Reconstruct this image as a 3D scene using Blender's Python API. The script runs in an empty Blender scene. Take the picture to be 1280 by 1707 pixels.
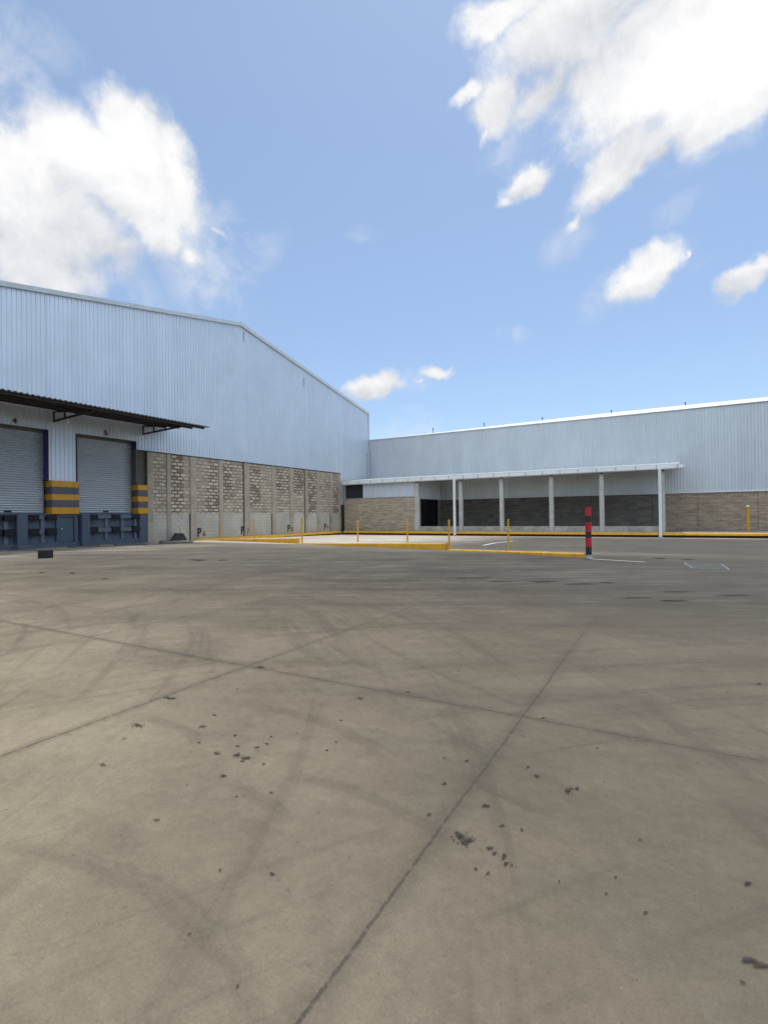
import bpy, bmesh, math, random
from mathutils import Vector, Matrix
rnd = random.Random(7)
scene = bpy.context.scene
COL = scene.collection
CLOUDS = [(-0.801, 0.393, 0.452, 4.073, 6.098, 1.907, -4.004, 1.885, -8.732, 1.0), (-0.731, 0.45, 0.514, 5.885, 7.135, 2.121, -4.981, 2.946, -9.667, 1.0), (-0.676, 0.464, 0.572, 10.241, 10.932, 3.242, -6.931, 4.574, -11.913, 1.05), (-0.647, 0.505, 0.571, 16.375, 16.197, 4.205, -8.753, 6.571, -15.723, 0.9), (-0.681, 0.507, 0.529, 9.755, 10.34, 2.651, -4.374, 3.122, -8.614, 1.1), (-0.671, 0.454, 0.586, 20.87, 22.095, 6.773, -13.942, 9.08, -22.983, 0.9), (-0.786, 0.445, 0.428, 5.814, 8.16, 2.187, -6.437, 3.484, -15.436, 0.9), (-0.754, 0.403, 0.52, 6.489, 5.374, 5.247, -3.849, 12.932, -15.596, 0.9), (-0.828, 0.406, 0.386, 4.425, 7.188, 1.928, -5.554, 2.596, -14.666, 0.8), (-0.712, 0.532, 0.458, 7.018, 10.082, -0.802, -8.019, 0.87, -13.483, 0.7), (-0.691, 0.579, 0.434, 7.934, 15.581, -8.151, -14.215, -4.306, -16.89, 0.45), (-0.849, 0.384, 0.363, 7.17, 12.667, 3.381, -6.657, 2.859, -18.575, 0.6), (-0.643, 0.594, 0.483, 16.621, 21.78, -4.654, -24.78, 1.84, -35.287, 0.32), (-0.128, 0.731, 0.67, 6.567, 2.313, -1.271, -1.886, 9.227, -10.431, 0.86), (-0.2, 0.692, 0.694, 11.301, 3.649, -0.375, 0.253, 22.45, -22.326, 0.85), (-0.233, 0.751, 0.618, 15.842, 8.199, -3.978, -6.732, 8.376, -12.718, 0.8), (-0.161, 0.769, 0.619, 11.685, 1.767, 0.852, 5.542, 15.087, -17.295, 0.64), (-0.267, 0.724, 0.636, 22.487, 5.621, 3.022, 7.242, 30.258, -31.43, 0.6), (0.036, 0.785, 0.619, 5.42, 1.084, -1.694, 0.13, 7.668, -9.735, 1.1), (0.098, 0.824, 0.558, 9.014, 1.029, -3.103, 0.987, 11.24, -16.793, 0.95), (0.023, 0.823, 0.568, 15.214, 1.178, -2.316, 4.631, 15.21, -22.24, 0.62), (-0.042, 0.825, 0.563, 22.457, 0.604, 0.771, 9.58, 18.003, -25.681, 0.42), (0.094, 0.784, 0.613, 8.674, 1.385, -3.104, 0.775, 8.542, -11.038, 1.0), (-0.194, 0.826, 0.53, 15.58, 1.13, 3.95, 11.378, 18.329, -24.402, 0.75), (-0.229, 0.828, 0.511, 26.598, 3.525, 6.226, 17.539, 33.873, -47.023, 0.5), (-0.065, 0.853, 0.518, 10.209, -1.087, 3.059, 11.447, 12.116, -18.513, 0.9), (-0.015, 0.846, 0.533, 19.854, -2.295, 4.218, 12.721, 14.254, -22.264, 0.7), (-0.134, 0.871, 0.472, 25.232, 0.199, 6.769, 19.84, 25.803, -41.996, 0.55), (-0.024, 0.92, 0.391, 12.793, -0.66, 2.334, 7.928, 9.531, -21.98, 0.95), (0.038, 0.914, 0.403, 43.042, -7.967, 14.035, 26.038, 21.196, -50.528, 0.5), (-0.064, 0.925, 0.376, 22.807, -0.858, 5.974, 14.295, 15.292, -35.232, 0.5), (0.099, 0.931, 0.351, 18.624, -2.694, 1.88, 9.692, 11.018, -31.93, 0.75), (0.126, 0.924, 0.361, 29.272, -4.962, 2.478, 12.48, 14.036, -40.236, 0.6), (-0.498, 0.832, 0.243, 13.015, 7.241, 1.872, -0.348, 8.171, -28.732, 0.85), (-0.391, 0.88, 0.268, 20.089, 9.18, -0.822, -6.158, 12.136, -48.838, 0.65), (-0.424, 0.869, 0.254, 31.423, 12.25, 10.515, 17.71, 32.493, -81.537, 0.35), (-0.254, 0.769, 0.587, 39.391, 16.38, -4.394, -6.535, 18.004, -26.416, 0.4)]
VEILS = [(-0.744, 0.341, 0.574, 8.473, 17.647, 0.486, -8.926, -0.694, -11.156, 0.75), (-0.697, 0.344, 0.629, 12.147, 14.024, 5.784, -17.166, 8.187, -23.504, 0.5), (-0.448, 0.744, 0.496, 18.493, 11.119, 0.035, -13.574, 21.122, -43.94, 0.4), (-0.251, 0.913, 0.321, 28.091, 8.637, -2.61, -5.349, 16.481, -51.002, 0.5), (-0.444, 0.88, 0.167, 10.935, 5.559, -0.252, -2.103, 3.465, -23.805, 0.55), (-0.606, 0.645, 0.466, 10.908, 4.917, 7.372, 5.372, 17.48, -17.209, 0.4), (-0.682, 0.602, 0.416, 4.88, 8.022, -3.611, -7.467, -1.608, -9.909, 0.75), (-0.64, 0.597, 0.483, 7.685, 12.197, -4.9, -11.369, -1.488, -13.212, 0.5), (0.03, 0.889, 0.457, 20.076, 2.005, -5.219, -0.019, 14.279, -27.78, 0.4), (-0.424, 0.869, 0.254, 13.093, 5.104, 4.381, 7.084, 12.997, -32.615, 0.5), (-0.148, 0.875, 0.461, 15.74, 0.035, 5.006, 10.376, 12.495, -20.393, 0.55), (-0.1, 0.924, 0.369, 17.782, -0.739, 6.689, 10.291, 9.376, -20.696, 0.4), (-0.038, 0.833, 0.551, 11.169, 0.215, 0.45, 5.133, 9.427, -13.899, 0.6), (0.066, 0.843, 0.534, 8.048, 0.966, -2.511, 0.585, 12.661, -20.037, 0.55), (-0.222, 0.789, 0.573, 11.637, 5.561, -3.146, -8.103, 10.44, -17.503, 0.5), (-0.821, 0.437, 0.369, 2.986, 4.66, 1.128, -5.404, 2.733, -15.271, 0.8), (0.038, 0.916, 0.399, 25.719, -4.76, 8.486, 11.682, 9.422, -22.73, 0.5)]
SHADES = [(-0.831, 0.408, 0.378, 2.195, 3.598, 0.946, -3.379, 1.578, -9.137, -0.24), (-0.763, 0.488, 0.423, 3.903, 5.94, 0.183, -5.49, 0.995, -11.056, -0.16), (-0.133, 0.756, 0.641, 7.355, 1.39, -0.114, 2.564, 10.151, -11.44, -0.34), (0.015, 0.837, 0.546, 8.783, 0.791, -1.458, 3.48, 14.402, -22.174, -0.22), (-0.712, 0.448, 0.541, 6.193, 5.032, 3.982, -4.646, 12.412, -16.38, 0.25), (0.07, 0.798, 0.598, 7.854, 1.278, -2.626, 0.5, 8.639, -11.594, 0.45), (0.092, 0.936, 0.339, 14.063, -0.173, -3.343, 0.706, 13.166, -36.578, -0.35), (-0.499, 0.837, 0.224, 10.63, 6.354, -0.093, -5.075, 7.51, -39.33, -0.35), (-0.058, 0.867, 0.496, 9.641, -1.119, 3.075, 19.499, 19.663, -32.103, -0.25), (-0.029, 0.931, 0.365, 10.786, -0.523, 2.186, 13.539, 15.389, -38.196, -0.25), (-0.197, 0.837, 0.51, 15.7, 1.141, 4.196, 18.953, 29.635, -41.267, -0.25), (-0.796, 0.368, 0.48, 12.299, 18.357, 6.318, -6.517, 2.894, -13.027, 0.1)]
SPOTS = [(-3.034, 2.321, 0.041, 0.021, -0.03, 0.023), (-2.817, 1.927, 0.029, 0.015, -0.033, 0.023), (-2.454, 2.099, 0.022, 0.012, -0.021, 0.018), (-2.111, 1.894, 0.017, 0.009, -0.021, 0.019), (-2.0, 1.931, 0.028, 0.015, -0.018, 0.017), (-1.931, 1.93, 0.025, 0.013, -0.014, 0.014), (-2.529, 2.254, 0.014, 0.007, -0.011, 0.01), (-2.188, 2.101, 0.009, 0.005, -0.012, 0.012), (-2.074, 2.008, 0.012, 0.006, -0.008, 0.008), (-1.971, 2.047, 0.014, 0.008, -0.01, 0.011), (-1.952, 2.105, 0.012, 0.006, -0.008, 0.008), (-1.994, 2.185, 0.009, 0.005, -0.008, 0.009), (-1.898, 1.743, 0.015, 0.008, -0.018, 0.016), (-1.773, 2.558, 0.01, 0.005, -0.008, 0.011), (-1.629, 2.302, 0.009, 0.005, -0.006, 0.009), (-1.614, 2.197, 0.008, 0.005, -0.006, 0.008), (-1.807, 1.925, 0.011, 0.006, -0.007, 0.007), (-1.926, 1.896, 0.011, 0.006, -0.009, 0.009), (-2.297, 1.939, 0.009, 0.005, -0.009, 0.008), (-0.701, 3.163, 0.013, 0.007, -0.003, 0.014), (-0.919, 2.434, 0.011, 0.006, -0.004, 0.012), (-1.033, 2.409, 0.008, 0.004, -0.003, 0.008), (-0.362, 2.886, 0.008, 0.004, -0.001, 0.009), (-0.575, 2.451, 0.012, 0.007, -0.004, 0.017), (-0.633, 2.517, 0.008, 0.004, -0.003, 0.012), (0.526, 4.502, 0.019, 0.01, 0.004, 0.031), (-0.423, 2.385, 0.016, 0.009, -0.007, 0.042), (-0.391, 2.425, 0.009, 0.005, -0.004, 0.027), (-0.709, 2.098, 0.016, 0.008, -0.005, 0.015), (-0.734, 1.855, 0.024, 0.013, -0.012, 0.032), (-0.698, 1.837, 0.028, 0.015, -0.01, 0.027), (-0.608, 1.996, 0.01, 0.006, -0.003, 0.012), (-0.532, 2.006, 0.006, 0.003, -0.003, 0.011), (-0.609, 1.838, 0.012, 0.006, -0.004, 0.013), (-0.585, 1.82, 0.012, 0.006, -0.003, 0.01), (-0.549, 1.818, 0.01, 0.005, -0.006, 0.019), (-0.532, 1.784, 0.009, 0.005, -0.004, 0.012), (-0.512, 1.788, 0.006, 0.003, -0.003, 0.009), (-0.573, 1.707, 0.007, 0.004, -0.004, 0.011), (-0.617, 1.707, 0.006, 0.003, -0.003, 0.009), (0.202, 2.073, 0.014, 0.008, 0.001, 0.013), (0.167, 1.72, 0.02, 0.011, 0.002, 0.018), (0.194, 1.717, 0.026, 0.014, 0.002, 0.018), (-0.089, 1.772, 0.01, 0.005, -0.0, 0.007), (-0.204, 1.8, 0.005, 0.003, -0.001, 0.006), (-0.185, 1.895, 0.007, 0.004, -0.001, 0.006), (-0.349, 1.783, 0.004, 0.002, -0.001, 0.006), (-0.123, 2.157, 0.008, 0.004, -0.0, 0.008), (-1.23, 1.346, 0.009, 0.005, -0.006, 0.007), (-1.272, 1.032, 0.005, 0.003, -0.005, 0.004), (-1.021, 0.979, 0.004, 0.002, -0.005, 0.005), (-1.867, 1.357, 0.013, 0.007, -0.009, 0.007), (-1.592, 1.74, 0.01, 0.005, -0.007, 0.008), (-1.705, 1.64, 0.006, 0.003, -0.007, 0.007), (-2.982, 3.155, 0.036, 0.018, -0.024, 0.025), (-1.632, 3.185, 0.015, 0.008, -0.008, 0.016), (-0.895, 1.924, 0.009, 0.005, -0.005, 0.012), (-1.869, 2.929, 0.022, 0.011, -0.018, 0.029), (-2.52, 1.53, 0.022, 0.012, -0.018, 0.011), (-1.387, 9.429, 0.314, 0.141, -0.012, 0.08), (-1.035, 9.759, 0.205, 0.092, -0.007, 0.067), (-2.8, 9.148, 0.237, 0.106, -0.02, 0.065), (-2.064, 9.477, 0.291, 0.13, -0.02, 0.092), (-3.483, 9.428, 0.38, 0.167, -0.026, 0.071), (0.063, 9.109, 0.371, 0.171, 0.001, 0.062), (0.79, 9.059, 0.304, 0.142, 0.006, 0.065), (-0.473, 8.228, 0.228, 0.107, -0.003, 0.046), (-12.121, 10.259, 0.244, 0.096, -0.226, 0.191), (-11.392, 10.545, 0.155, 0.061, -0.161, 0.15), (-12.058, 6.627, 0.11, 0.047, -0.162, 0.089), (-12.893, 6.402, 0.099, 0.042, -0.147, 0.073), (-10.292, 6.324, 0.061, 0.027, -0.104, 0.064), (-0.018, 8.158, 0.16, 0.076, -0.0, 0.089), (-0.3, 15.59, 0.197, 0.094, -0.004, 0.201), (0.322, 15.404, 0.19, 0.091, 0.004, 0.192)]
SMUDGES = [(-1.904, 1.221, 0.115, 0.062, -0.105, 0.068, 0.5), (-1.473, 1.497, 0.095, 0.051, -0.064, 0.066, 0.4), (-1.354, 1.345, 0.114, 0.062, -0.073, 0.074, 0.25), (-1.123, 0.937, 0.085, 0.047, -0.052, 0.044, 0.45), (-1.245, 0.976, 0.091, 0.05, -0.044, 0.035, 0.25), (-0.919, 1.225, 0.047, 0.026, -0.187, 0.254, 0.3), (-1.222, 1.111, 0.041, 0.022, -0.184, 0.17, 0.22), (-4.222, 3.111, 0.436, 0.221, -0.284, 0.21, 0.45), (-3.568, 3.009, 0.187, 0.095, -0.185, 0.157, 0.35), (-0.336, 1.595, 0.318, 0.174, -0.031, 0.153, 0.2), (0.03, 1.795, 0.236, 0.129, 0.005, 0.172, 0.2), (-0.831, 1.702, 0.117, 0.064, -0.079, 0.166, 0.2), (-1.705, 0.928, 0.103, 0.056, -0.068, 0.038, 0.2), (-3.815, 1.849, 0.224, 0.117, -0.268, 0.13, 0.2), (-1.083, 1.73, 0.19, 0.103, -0.054, 0.087, 0.15), (-0.266, 2.172, 0.413, 0.223, -0.02, 0.179, 0.15), (-0.872, 1.055, 0.083, 0.046, -0.07, 0.087, 0.3)]
ARCS = [(-2.162, 0.707, 1.808, 0.174, 0.985, 0.95), (-0.493, 2.753, 0.576, -0.292, -0.956, 0.909), (-2.701, 1.106, 0.923, 0.159, 0.987, 0.954), (-1.807, 0.915, 0.794, 0.235, 0.972, 0.958), (-10.951, 8.912, 5.765, 0.764, -0.645, 0.742), (-3.083, -2.15, 9.294, 0.068, 0.998, 0.934), (2.857, 7.165, 5.975, -0.503, -0.864, 0.997), (49.211, 82.766, 94.754, -0.522, -0.853, 1.0), (-1.645, -0.768, 1.871, 0.049, 0.999, 0.918), (-1.281, 0.883, 1.05, 0.103, 0.995, 0.893), (-3.971, 4.596, 2.713, -0.867, 0.498, 0.548), (-48.661, -60.067, 83.699, 0.569, 0.822, 0.998)]
CAMROT = [[0.86959, 0.014299, 0.493567], [0.493611, 0.000514, -0.869683], [-0.012689, 0.999898, -0.006611]]
SUNEL, SUNAZ, SUNSTR, SKYSTR = 72, -4, 2.0, .15
CL = 5.75; SKYTINT = (.955, .98, .995, 1); SKYHAZE = .25; SKYPALE = (4.0, 5.4, 7.3, 1)
EXPO = 0.0; FILL_BANK = (9.8, 11.1, 12.8)


# ------------------------------------------------------------------ helpers
class MB:
    """collects faces and links them as ONE mesh object"""
    def __init__(s): s.v = []; s.f = []; s.sm = []
    def add(s, vs, fs, smooth=False):
        o = len(s.v); s.v += [tuple(v) for v in vs]
        for f in fs: s.f.append(tuple(i + o for i in f)); s.sm.append(smooth)
    def box(s, x0, x1, y0, y1, z0, z1, c=0.0):
        """box, with all edges cut back by c"""
        if c <= 0:
            v = [(x, y, z) for z in (z0, z1) for y in (y0, y1) for x in (x0, x1)]
            s.add(v, [(0,2,3,1),(4,5,7,6),(0,1,5,4),(1,3,7,5),(3,2,6,7),(2,0,4,6)]); return
        bm = bmesh.new(); bmesh.ops.create_cube(bm, size=1)
        for q in bm.verts:
            q.co = Vector(((x0+x1)/2 + q.co.x*(x1-x0), (y0+y1)/2 + q.co.y*(y1-y0), (z0+z1)/2 + q.co.z*(z1-z0)))
        bmesh.ops.bevel(bm, geom=bm.edges[:], offset=c, segments=2, affect='EDGES', profile=.5)
        bm.verts.index_update()
        s.add([q.co[:] for q in bm.verts], [[q.index for q in f.verts] for f in bm.faces]); bm.free()
    def prism(s, pts, axis, a0, a1):
        """closed 2-D outline pts swept along axis from a0 to a1"""
        n = len(pts)
        def P(p, a):
            return {'x': (a, p[0], p[1]), 'y': (p[0], a, p[1]), 'z': (p[0], p[1], a)}[axis]
        v = [P(p, a0) for p in pts] + [P(p, a1) for p in pts]
        f = [(i, (i+1) % n, n+(i+1) % n, n+i) for i in range(n)] + [tuple(range(n))[::-1], tuple(range(n, 2*n))]
        s.add(v, f)
    def tube(s, p, q, r, n=14, r2=None, smooth=True):
        p = Vector(p); q = Vector(q); d = (q-p).normalized()
        a = d.orthogonal().normalized(); b = d.cross(a); r2 = r if r2 is None else r2
        v = [p + r*(math.cos(t)*a + math.sin(t)*b) for t in [2*math.pi*i/n for i in range(n)]]
        v += [q + r2*(math.cos(t)*a + math.sin(t)*b) for t in [2*math.pi*i/n for i in range(n)]]
        o = len(s.v)
        s.add(v, [(i, (i+1) % n, n+(i+1) % n, n+i) for i in range(n)], smooth)
        s.add(v, [tuple(range(n))[::-1], tuple(range(n, 2*n))])
    def bar(s, p, q, w, h):
        """rectangular bar from p to q"""
        p = Vector(p); q = Vector(q); d = (q-p).normalized()
        a = d.cross(Vector((0,0,1)))
        a = a.normalized() if a.length > 1e-4 else Vector((1,0,0))
        b = a.cross(d).normalized()
        v = [e + i*a*w/2 + j*b*h/2 for e in (p, q) for i, j in ((-1,-1),(1,-1),(1,1),(-1,1))]
        s.add(v, [(0,1,2,3)[::-1],(4,5,6,7),(0,1,5,4),(1,2,6,5),(2,3,7,6),(3,0,4,7)])
    def build(s, name, mat, parent=None, origin=None):
        """vertices are world positions; stored relative to the parent chain's origin"""
        base = Vector((0,0,0))
        if parent is not None: base = Vector(parent['_o'])
        elif origin is not None: base = Vector(origin)
        me = bpy.data.meshes.new(name)
        me.from_pydata([tuple(Vector(v)-base) for v in s.v], [], s.f)
        bm = bmesh.new(); bm.from_mesh(me); bmesh.ops.recalc_face_normals(bm, faces=bm.faces[:]); bm.to_mesh(me); bm.free()
        me.polygons.foreach_set('use_smooth', s.sm)
        for m in (mat if isinstance(mat, list) else [mat]): me.materials.append(m)
        o = bpy.data.objects.new(name, me); COL.objects.link(o)
        if parent is not None: o.parent = parent; o['_o'] = parent['_o']
        else: o.location = base; o['_o'] = tuple(base)
        return o

def tag(o, label=None, cat=None, group=None, kind=None):
    if label: o['label'] = label
    if cat: o['category'] = cat
    if group: o['group'] = group
    if kind: o['kind'] = kind
    return o
def thing(name, loc, label, cat, group=None):
    o = bpy.data.objects.new(name, None); COL.objects.link(o); o.location = loc; o['_o'] = tuple(loc)
    o.empty_display_size = .3
    return tag(o, label, cat, group)
def copy_tree(o, parent=None):
    c = o.copy(); COL.objects.link(c)
    if parent is not None: c.parent = parent
    for ch in list(o.children): copy_tree(ch, c)
    return c
def gz(y): return -0.0155*min(20, max(0, y-15))      # the yard falls gently towards the far shed

def ribs(mb, axis, base, a0, a1, pitch, depth, lo, hi, sgn, prof=((0,0),(.68,0),(.75,1),(.93,1))):
    """one ribbed metal sheet in a vertical plane; axis is the run direction, base the plane, sgn the outward side"""
    pts = []; k = 0
    while a0 + k*pitch < a1:
        for u, d in prof:
            a = a0 + (k+u)*pitch
            if a < a1: pts.append((a, d*depth))
        k += 1
    pts.append((a1, 0))
    v = []
    for a, d in pts:
        for z in (lo(a), hi(a)):
            v.append((base + sgn*d, a, z) if axis == 'y' else (a, base + sgn*d, z))
    mb.add(v, [(2*i, 2*i+2, 2*i+3, 2*i+1) for i in range(len(pts)-1)])

# ------------------------------------------------------------------ node helper
class NT:
    def __init__(s, nt): s.nt = nt; s.n = nt.nodes; s.l = nt.links
    def new(s, t, **kw):
        o = s.n.new(t)
        for k, v in kw.items(): setattr(o, k, v)
        return o
    def put(s, sock, v):
        if hasattr(v, 'is_output'): s.l.new(v, sock)
        elif v is not None:
            if sock.type == 'RGBA' and len(v) == 3: v = (*v, 1)
            sock.default_value = v
    def math(s, op, a, b=None, c=None, clamp=False):
        o = s.new('ShaderNodeMath', operation=op, use_clamp=clamp)
        for i, q in enumerate((a, b, c)):
            if q is not None: s.put(o.inputs[i], q)
        return o.outputs[0]
    def vmath(s, op, a, b=None, out=0):
        o = s.new('ShaderNodeVectorMath', operation=op); s.put(o.inputs[0], a)
        if b is not None: s.put(o.inputs[3] if op == 'SCALE' else o.inputs[1], b)
        return o.outputs[out]
    def mix(s, f, a, b, blend='MIX'):
        o = s.new('ShaderNodeMix', data_type='RGBA', blend_type=blend)
        s.put(o.inputs[0], f); s.put(o.inputs[6], a); s.put(o.inputs[7], b); return o.outputs[2]
    def noise(s, vec, scale, detail=4, rough=.5, dist=0, color=False):
        o = s.new('ShaderNodeTexNoise'); s.put(o.inputs['Vector'], vec)
        for k, v in (('Scale', scale), ('Detail', detail), ('Roughness', rough), ('Distortion', dist)): o.inputs[k].default_value = v
        return o.outputs['Color' if color else 'Fac']
    def step(s, v, a, b, lo=0.0, hi=1.0):
        o = s.new('ShaderNodeMapRange', interpolation_type='SMOOTHSTEP'); s.put(o.inputs[0], v)
        for i, q in enumerate((a, b, lo, hi)): o.inputs[i+1].default_value = q
        return o.outputs[0]
    def xyz(s, v):
        o = s.new('ShaderNodeSeparateXYZ'); s.put(o.inputs[0], v); return o.outputs
    def comb(s, x=0.0, y=0.0, z=0.0):
        o = s.new('ShaderNodeCombineXYZ')
        for i, q in enumerate((x, y, z)): s.put(o.inputs[i], q)
        return o.outputs[0]
    def bump(s, h, strength, dist=.01):
        o = s.new('ShaderNodeBump'); s.put(o.inputs['Height'], h)
        o.inputs['Strength'].default_value = strength; o.inputs['Distance'].default_value = dist; return o.outputs[0]
def new_mat(name):
    m = bpy.data.materials.new(name); m.use_nodes = True
    N = NT(m.node_tree); b = N.n['Principled BSDF']
    N.pos = N.new('ShaderNodeNewGeometry').outputs['Position']
    N.b = b
    return m, N
def plain(name, col, rough=.6, metal=0.0, var=.12, scale=3.0, bump=.1, fine=40, dirt=None):
    """painted or bare material with uneven tone, a little grime and a fine surface"""
    m, N = new_mat(name)
    n1 = N.noise(N.pos, scale, 5, .6); n2 = N.noise(N.pos, fine, 3, .6)
    f = N.math('ADD', N.math('MULTIPLY', N.math('SUBTRACT', n1, .5), 2*var*2), 1.0)
    f = N.math('ADD', f, N.math('MULTIPLY', N.math('SUBTRACT', n2, .5), var))
    c = N.vmath('SCALE', (*col,), f)
    if dirt:
        d = N.step(N.noise(N.vmath('MULTIPLY', N.pos, (1, 1, .35)), scale*1.7, 6, .65), .52, .72)
        c = N.mix(N.math('MULTIPLY', d, dirt[1]), c, dirt[0])
    N.put(N.b.inputs['Base Color'], c)
    N.b.inputs['Roughness'].default_value = rough; N.b.inputs['Metallic'].default_value = metal
    if bump: N.put(N.b.inputs['Normal'], N.bump(n2, bump, .004))
    return m

# ------------------------------------------------------------------ materials
def metal_sheet(name, col, along, rough=.42, metal=.55):
    m, N = new_mat(name); x, y, z = N.xyz(N.pos)
    a = y if along == 'y' else x
    sheet = N.new('ShaderNodeTexWhiteNoise', noise_dimensions='1D')
    N.put(sheet.inputs['W'], N.math('FLOOR', N.math('DIVIDE', a, .95)))
    tone = N.math('MULTIPLY', N.math('SUBTRACT', sheet.outputs['Value'], .5), .05)
    mott = N.math('MULTIPLY', N.math('SUBTRACT', N.noise(N.pos, .7, 5, .6), .5), .22)
    stk = N.math('MULTIPLY', N.math('SUBTRACT', N.noise(N.comb(N.math('MULTIPLY', a, 5.0), 0.0, N.math('MULTIPLY', z, .25)), 1.0, 4, .6), .5), .14)
    f = N.math('ADD', N.math('ADD', tone, mott), N.math('ADD', stk, 1.0))
    c = N.vmath('SCALE', (*col,), f)
    drip = N.math('MULTIPLY', N.step(N.noise(N.comb(N.math('MULTIPLY', a, 9.0), 3.0, N.math('MULTIPLY', z, .4)), 1.0, 3, .6), .63, .8), .25)
    c = N.mix(drip, c, (col[0]*.62, col[1]*.58, col[2]*.54))
    N.put(N.b.inputs['Base Color'], c)
    N.b.inputs['Metallic'].default_value = metal
    N.put(N.b.inputs['Roughness'], N.math('ADD', N.math('MULTIPLY', N.noise(N.pos, 1.3, 4), .22), rough-.11))
    N.put(N.b.inputs['Normal'], N.bump(N.noise(N.pos, .9, 3, .5), .35, .02))
    return m
M = {}
M['metal_gable'] = metal_sheet('galvanised_sheet_gable', (.60, .65, .71), 'y')
M['metal_shed'] = metal_sheet('galvanised_sheet_shed', (.63, .655, .665), 'x')
M['white_trim'] = plain('white_painted_trim', (.74, .75, .73), .45, .1, .06, 1.2, .05, dirt=((.45,.43,.38), .25))
M['zinc_trim'] = plain('zinc_trim', (.62, .66, .69), .4, .5, .08, 1.5, .05)
M['white_post'] = plain('white_post_paint', (.72, .72, .70), .45, 0, .06, 2, .05, dirt=((.40,.37,.32), .35))
M['dark_steel'] = plain('dark_red_oxide_steel', (.034, .028, .028), .65, .1, .15, 4, .1)
M['yellow'] = plain('yellow_traffic_paint', (.64, .32, .014), .55, 0, .16, 3, .15, 60, dirt=((.20,.14,.06), .6))
M['yellow_post'] = plain('yellow_post_paint', (.54, .285, .025), .5, 0, .12, 5, .08, 60, dirt=((.32,.2,.06), .4))
M['kerb_base'] = plain('shade_brown_kerb_base', (.06, .018, .008), .7, 0, .2, 3, .2)  # dark brown puts the shade under the yellow nosing into the colour
M['dock_blue'] = plain('blue_grey_dock_paint', (.062, .082, .118), .55, 0, .12, 2.0, .15, 50, dirt=((.05,.06,.075), .6))
M['dock_plate'] = plain('light_blue_grey_steel_plate', (.115, .135, .17), .5, .2, .12, 5, .1, dirt=((.07,.075,.085), .5))
M['rubber'] = plain('black_rubber', (.010, .010, .012), .9, 0, .3, 8, .3, 90, dirt=((.03,.028,.026), .25))
M['red'] = plain('red_bollard_paint', (.43, .007, .018), .4, 0, .1, 6, .08, dirt=((.25,.02,.03), .4))
M['black'] = plain('black_bollard_paint', (.014, .013, .014), .45, 0, .2, 6, .08)
M['grey_metal'] = plain('grey_base_metal', (.34, .34, .33), .5, .4, .15, 9, .1)
M['door_blue'] = plain('blue_door_jamb', (.022, .018, .12), .5, 0, .1, 3, .05)
M['jamb'] = plain('grey_jamb', (.10, .09, .085), .7, 0, .15, 4, .1)
M['sign_red'] = plain('dark_red_sign_paint', (.20, .012, .016), .6, 0, .2, 14, 0)
M['sign_black'] = plain('black_sign_paint', (.016, .014, .014), .7, 0, .25, 14, 0)
M['louvre'] = plain('dark_louvre', (.05, .055, .07), .5, .2, .1, 5, .05)
M['panel'] = plain('pale_blue_panel', (.55, .60, .68), .4, .1, .05, 1.2, .03, dirt=((.40,.43,.47), .3))
M['door_dark'] = plain('black_steel_door', (.008, .008, .014), .5, .1, .2, 4, .05)
M['lamp'] = plain('white_lamp_plastic', (.8, .8, .8), .4, 0, .03, 4, 0)
M['debris'] = plain('dirty_steel_plate', (.10, .095, .085), .7, .1, .25, 6, .3)
M['white_line'] = plain('worn_white_paint', (.62, .60, .55), .7, 0, .2, 12, .1, dirt=((.3,.28,.25), .7))
M['roof_sheet'] = plain('roof_sheet', (.62, .63, .63), .45, .4, .08, 1, .05)
M['canopy_sheet'] = plain('canopy_sheet', (.16, .15, .14), .55, .3, .12, 1.2, .05)

def shutter_mat():
    m, N = new_mat('galvanised_roller_shutter')
    f = N.math('ADD', N.math('MULTIPLY', N.noise(N.vmath('MULTIPLY', N.pos, (1, .6, 1.5)), 2.0, 5, .6), .35), .82)
    c = N.vmath('SCALE', (.50, .54, .58), f)
    N.put(N.b.inputs['Base Color'], c); N.b.inputs['Metallic'].default_value = .45; N.b.inputs['Roughness'].default_value = .42
    return m
M['shutter'] = shutter_mat()

def concrete(name, c1, c2, scale=1.2, bump=.25, streak=None):
    m, N = new_mat(name)
    n = N.noise(N.pos, scale, 7, .65); n2 = N.noise(N.pos, 28, 4, .7)
    c = N.mix(N.step(n, .3, .7), c1, c2)
    c = N.vmath('SCALE', c, N.math('ADD', N.math('MULTIPLY', n2, .4), .8))
    if streak:
        s = N.step(N.noise(N.vmath('MULTIPLY', N.pos, (3, 3, .3)), 1.6, 5, .6), .5, .75)
        c = N.mix(N.math('MULTIPLY', s, .5), c, streak)
    N.put(N.b.inputs['Base Color'], c); N.b.inputs['Roughness'].default_value = .9
    N.put(N.b.inputs['Normal'], N.bump(n2, bump, .006))
    return m
M['pilaster'] = concrete('cast_concrete_pilaster', (.30, .255, .195), (.39, .34, .27), 1.5, streak=(.22, .19, .155))
M['column'] = concrete('cast_concrete_column', (.40, .385, .35), (.52, .50, .46), 1.7, streak=(.3, .28, .25))
M['plinth'] = concrete('rough_low_wall', (.27, .255, .22), (.44, .42, .37), 2.2, streak=(.19, .155, .12))
M['slab'] = concrete('walkway_slab', (.12, .113, .10), (.17, .16, .145), .8)
M['groove'] = concrete('dark_expansion_joint', (.05, .045, .04), (.09, .08, .07), 3)

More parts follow.
